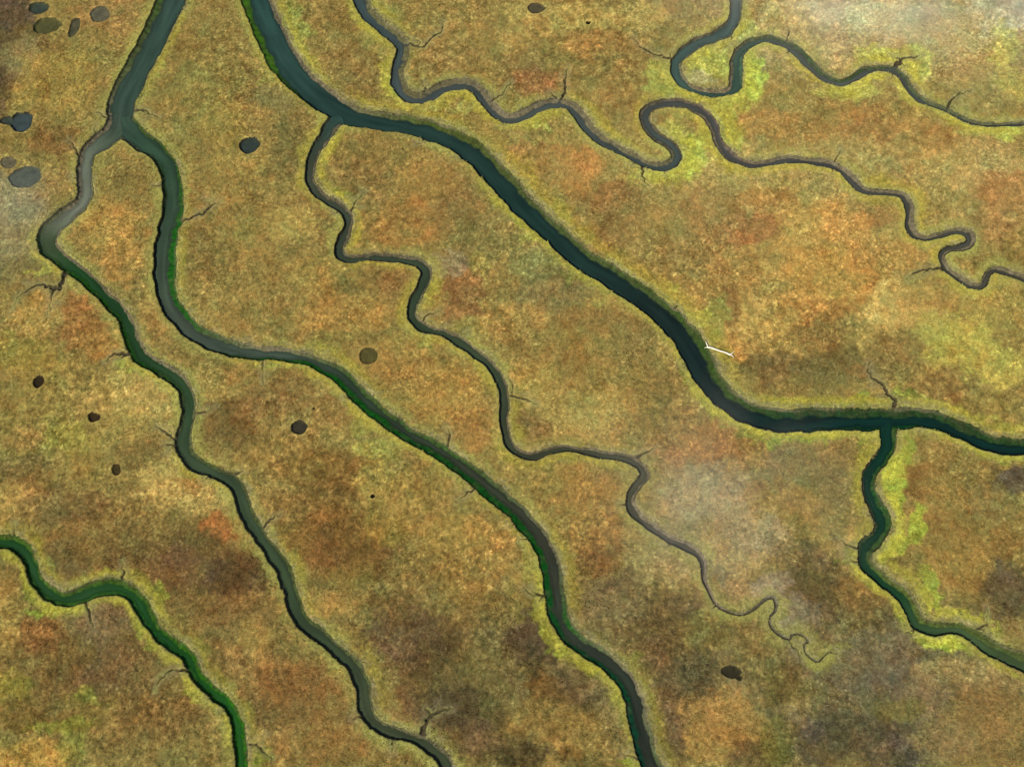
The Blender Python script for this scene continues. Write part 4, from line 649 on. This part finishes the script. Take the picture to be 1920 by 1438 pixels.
# ------------------------------------------------------------------ thin ground mist drifting over parts of the marsh
def mist_mat():
    m = bpy.data.materials.new('thin_mist'); m.use_nodes = True; t = m.node_tree; t.nodes.clear()
    tc = t.nodes.new('ShaderNodeTexCoord')
    ln_ = t.nodes.new('ShaderNodeVectorMath'); ln_.operation = 'LENGTH'
    mr = t.nodes.new('ShaderNodeMapRange'); mr.interpolation_type = 'SMOOTHSTEP'
    mr.inputs[1].default_value = 1.0; mr.inputs[2].default_value = 0.1; mr.inputs[3].default_value = 0; mr.inputs[4].default_value = 1
    geo = t.nodes.new('ShaderNodeNewGeometry')
    nz_ = t.nodes.new('ShaderNodeTexNoise'); nz_.inputs['Scale'].default_value = .07; nz_.inputs['Detail'].default_value = 2
    m2 = t.nodes.new('ShaderNodeMapRange'); m2.inputs[1].default_value = .38; m2.inputs[2].default_value = .62
    at = t.nodes.new('ShaderNodeObjectInfo')
    mu = t.nodes.new('ShaderNodeMath'); mu.operation = 'MULTIPLY'; mu2 = t.nodes.new('ShaderNodeMath'); mu2.operation = 'MULTIPLY'
    sepc = t.nodes.new('ShaderNodeSeparateColor')
    v = t.nodes.new('ShaderNodeVolumePrincipled'); v.inputs['Color'].default_value = (1.0, .90, .72, 1); v.inputs['Anisotropy'].default_value = 0
    o = t.nodes.new('ShaderNodeOutputMaterial'); L = t.links.new
    L(tc.outputs['Object'], ln_.inputs[0]); L(ln_.outputs['Value'], mr.inputs[0])
    L(geo.outputs['Position'], nz_.inputs['Vector']); L(nz_.outputs['Fac'], m2.inputs[0])
    L(mr.outputs[0], mu.inputs[0]); L(m2.outputs[0], mu.inputs[1])
    L(at.outputs['Color'], sepc.inputs[0]); L(mu.outputs[0], mu2.inputs[0]); L(sepc.outputs[0], mu2.inputs[1])
    L(mu2.outputs[0], v.inputs['Density']); L(v.outputs[0], o.inputs['Volume'])
    return m
M_MIST = mist_mat()
def mist(px, py, rx, ry, rz, dens, label):
    import bmesh
    bm = bmesh.new(); bmesh.ops.create_icosphere(bm, subdivisions=3, radius=1)
    me = bpy.data.meshes.new('mist'); bm.to_mesh(me); bm.free(); me.materials.append(M_MIST)
    o = bpy.data.objects.new('mist', me); scene.collection.objects.link(o)
    x, y = ground_pt(px, py); o.location = (x, y, 6); o.scale = (rx, ry, rz); o.color = (dens, dens, dens, 1)
    o['kind'] = 'stuff'; o['label'] = label
mist(1345, 955, 40, 34, 9, .015, 'thin pale mist drifting over the flats above the curled creek')
mist(1760, -40, 100, 44, 14, .034, 'pale mist over the top right corner of the marsh')
mist(0, 440, 24, 24, 8, .014, 'thin pale mist at the left edge beside the grey channel')
scene.cycles.volume_max_steps = 64; scene.cycles.volume_step_rate = 3

# ------------------------------------------------------------------ driftwood log on the bank of the widest channel
def wood_mat():
    m, t, p = new_mat('bleached_wood')
    tc = t.nodes.new('ShaderNodeTexCoord'); mp = t.nodes.new('ShaderNodeMapping'); mp.inputs['Scale'].default_value = (1.2, 9, 9)
    n = t.nodes.new('ShaderNodeTexNoise'); n.inputs['Scale'].default_value = 2.5; n.inputs['Detail'].default_value = 5
    r = t.nodes.new('ShaderNodeValToRGB')
    r.color_ramp.elements[0].position = .3; r.color_ramp.elements[0].color = (.50, .42, .30, 1)
    r.color_ramp.elements[1].position = .65; r.color_ramp.elements[1].color = (.66, .60, .47, 1)
    t.links.new(tc.outputs['Object'], mp.inputs[0]); t.links.new(mp.outputs[0], n.inputs['Vector'])
    t.links.new(n.outputs['Fac'], r.inputs[0]); t.links.new(r.outputs[0], p.inputs['Base Color'])
    p.inputs['Roughness'].default_value = .8
    return m
M_WOOD = wood_mat()
def tube(path, name, parent, seg=10, seed=0):
    """path of (x, y, z, radius): tapered, slightly knobbly stem"""
    g = np.random.default_rng(seed)
    s = catmull([p[:3] for p in path], .12)[:, :3]
    rad = np.interp(np.linspace(0, 1, len(s)), np.linspace(0, 1, len(path)), [p[3] for p in path])
    T = np.gradient(s, axis=0); T /= np.linalg.norm(T, axis=1)[:, None] + 1e-9
    up = np.array([0, 0, 1.0]); S = np.cross(T, up); S /= np.linalg.norm(S, axis=1)[:, None] + 1e-6; W = np.cross(S, T)
    an = np.arange(seg) / seg * 2 * np.pi
    rr = rad[:, None] * (1 + g.normal(0, .07, (len(s), seg)))
    co = s[:, None] + S[:, None] * (np.cos(an) * rr)[..., None] + W[:, None] * (np.sin(an) * rr)[..., None]
    n = len(s); co = np.vstack([co.reshape(-1, 3), s[:1], s[-1:]])
    f = []
    for i in range(n - 1):
        for k in range(seg):
            f.append((i * seg + k, i * seg + (k + 1) % seg, (i + 1) * seg + (k + 1) % seg, (i + 1) * seg + k))
    for k in range(seg):
        f.append((n * seg, (k + 1) % seg, k)); f.append((n * seg + 1, (n - 1) * seg + k, (n - 1) * seg + (k + 1) % seg))
    me = bpy.data.meshes.new(name); me.from_pydata([tuple(c) for c in co], [], f); me.update()
    me.polygons.foreach_set('use_smooth', np.ones(len(f), bool)); me.materials.append(M_WOOD)
    o = bpy.data.objects.new(name, me); scene.collection.objects.link(o); o.parent = parent
    return o
base = ground_pt(1348, 658)
log = bpy.data.objects.new('driftwood_log', None); scene.collection.objects.link(log)
log.location = (base[0], base[1], .18)
log['label'] = 'bleached white driftwood log with forked ends lying on the bank of the widest channel'; log['category'] = 'log'
def rel_pt(px, py, z, r):
    x, y = ground_pt(px, py); return (x - base[0], y - base[1], z, r)
tube([rel_pt(1325.5, 651.5, .10, .25), rel_pt(1336, 654, .14, .22), rel_pt(1348, 658.5, .16, .19), rel_pt(1360, 662, .12, .19), rel_pt(1369.5, 666.5, .12, .24)], 'trunk', log, 12, 1)
tube([rel_pt(1327, 651.8, .12, .17), rel_pt(1325, 647.5, .25, .13), rel_pt(1322.5, 642.5, .42, .06)], 'branch', log, 8, 2)
tube([rel_pt(1327, 652, .1, .15), rel_pt(1323.5, 652.3, .14, .10), rel_pt(1320.5, 653.5, .2, .05)], 'branch', log, 8, 3)
tube([rel_pt(1368, 666, .12, .17), rel_pt(1372, 663.5, .3, .11), rel_pt(1375.5, 660.8, .45, .05)], 'branch', log, 8, 4)
tube([rel_pt(1369, 666, .1, .17), rel_pt(1373, 668, .14, .11), rel_pt(1375, 671.5, .2, .05)], 'branch', log, 8, 5)
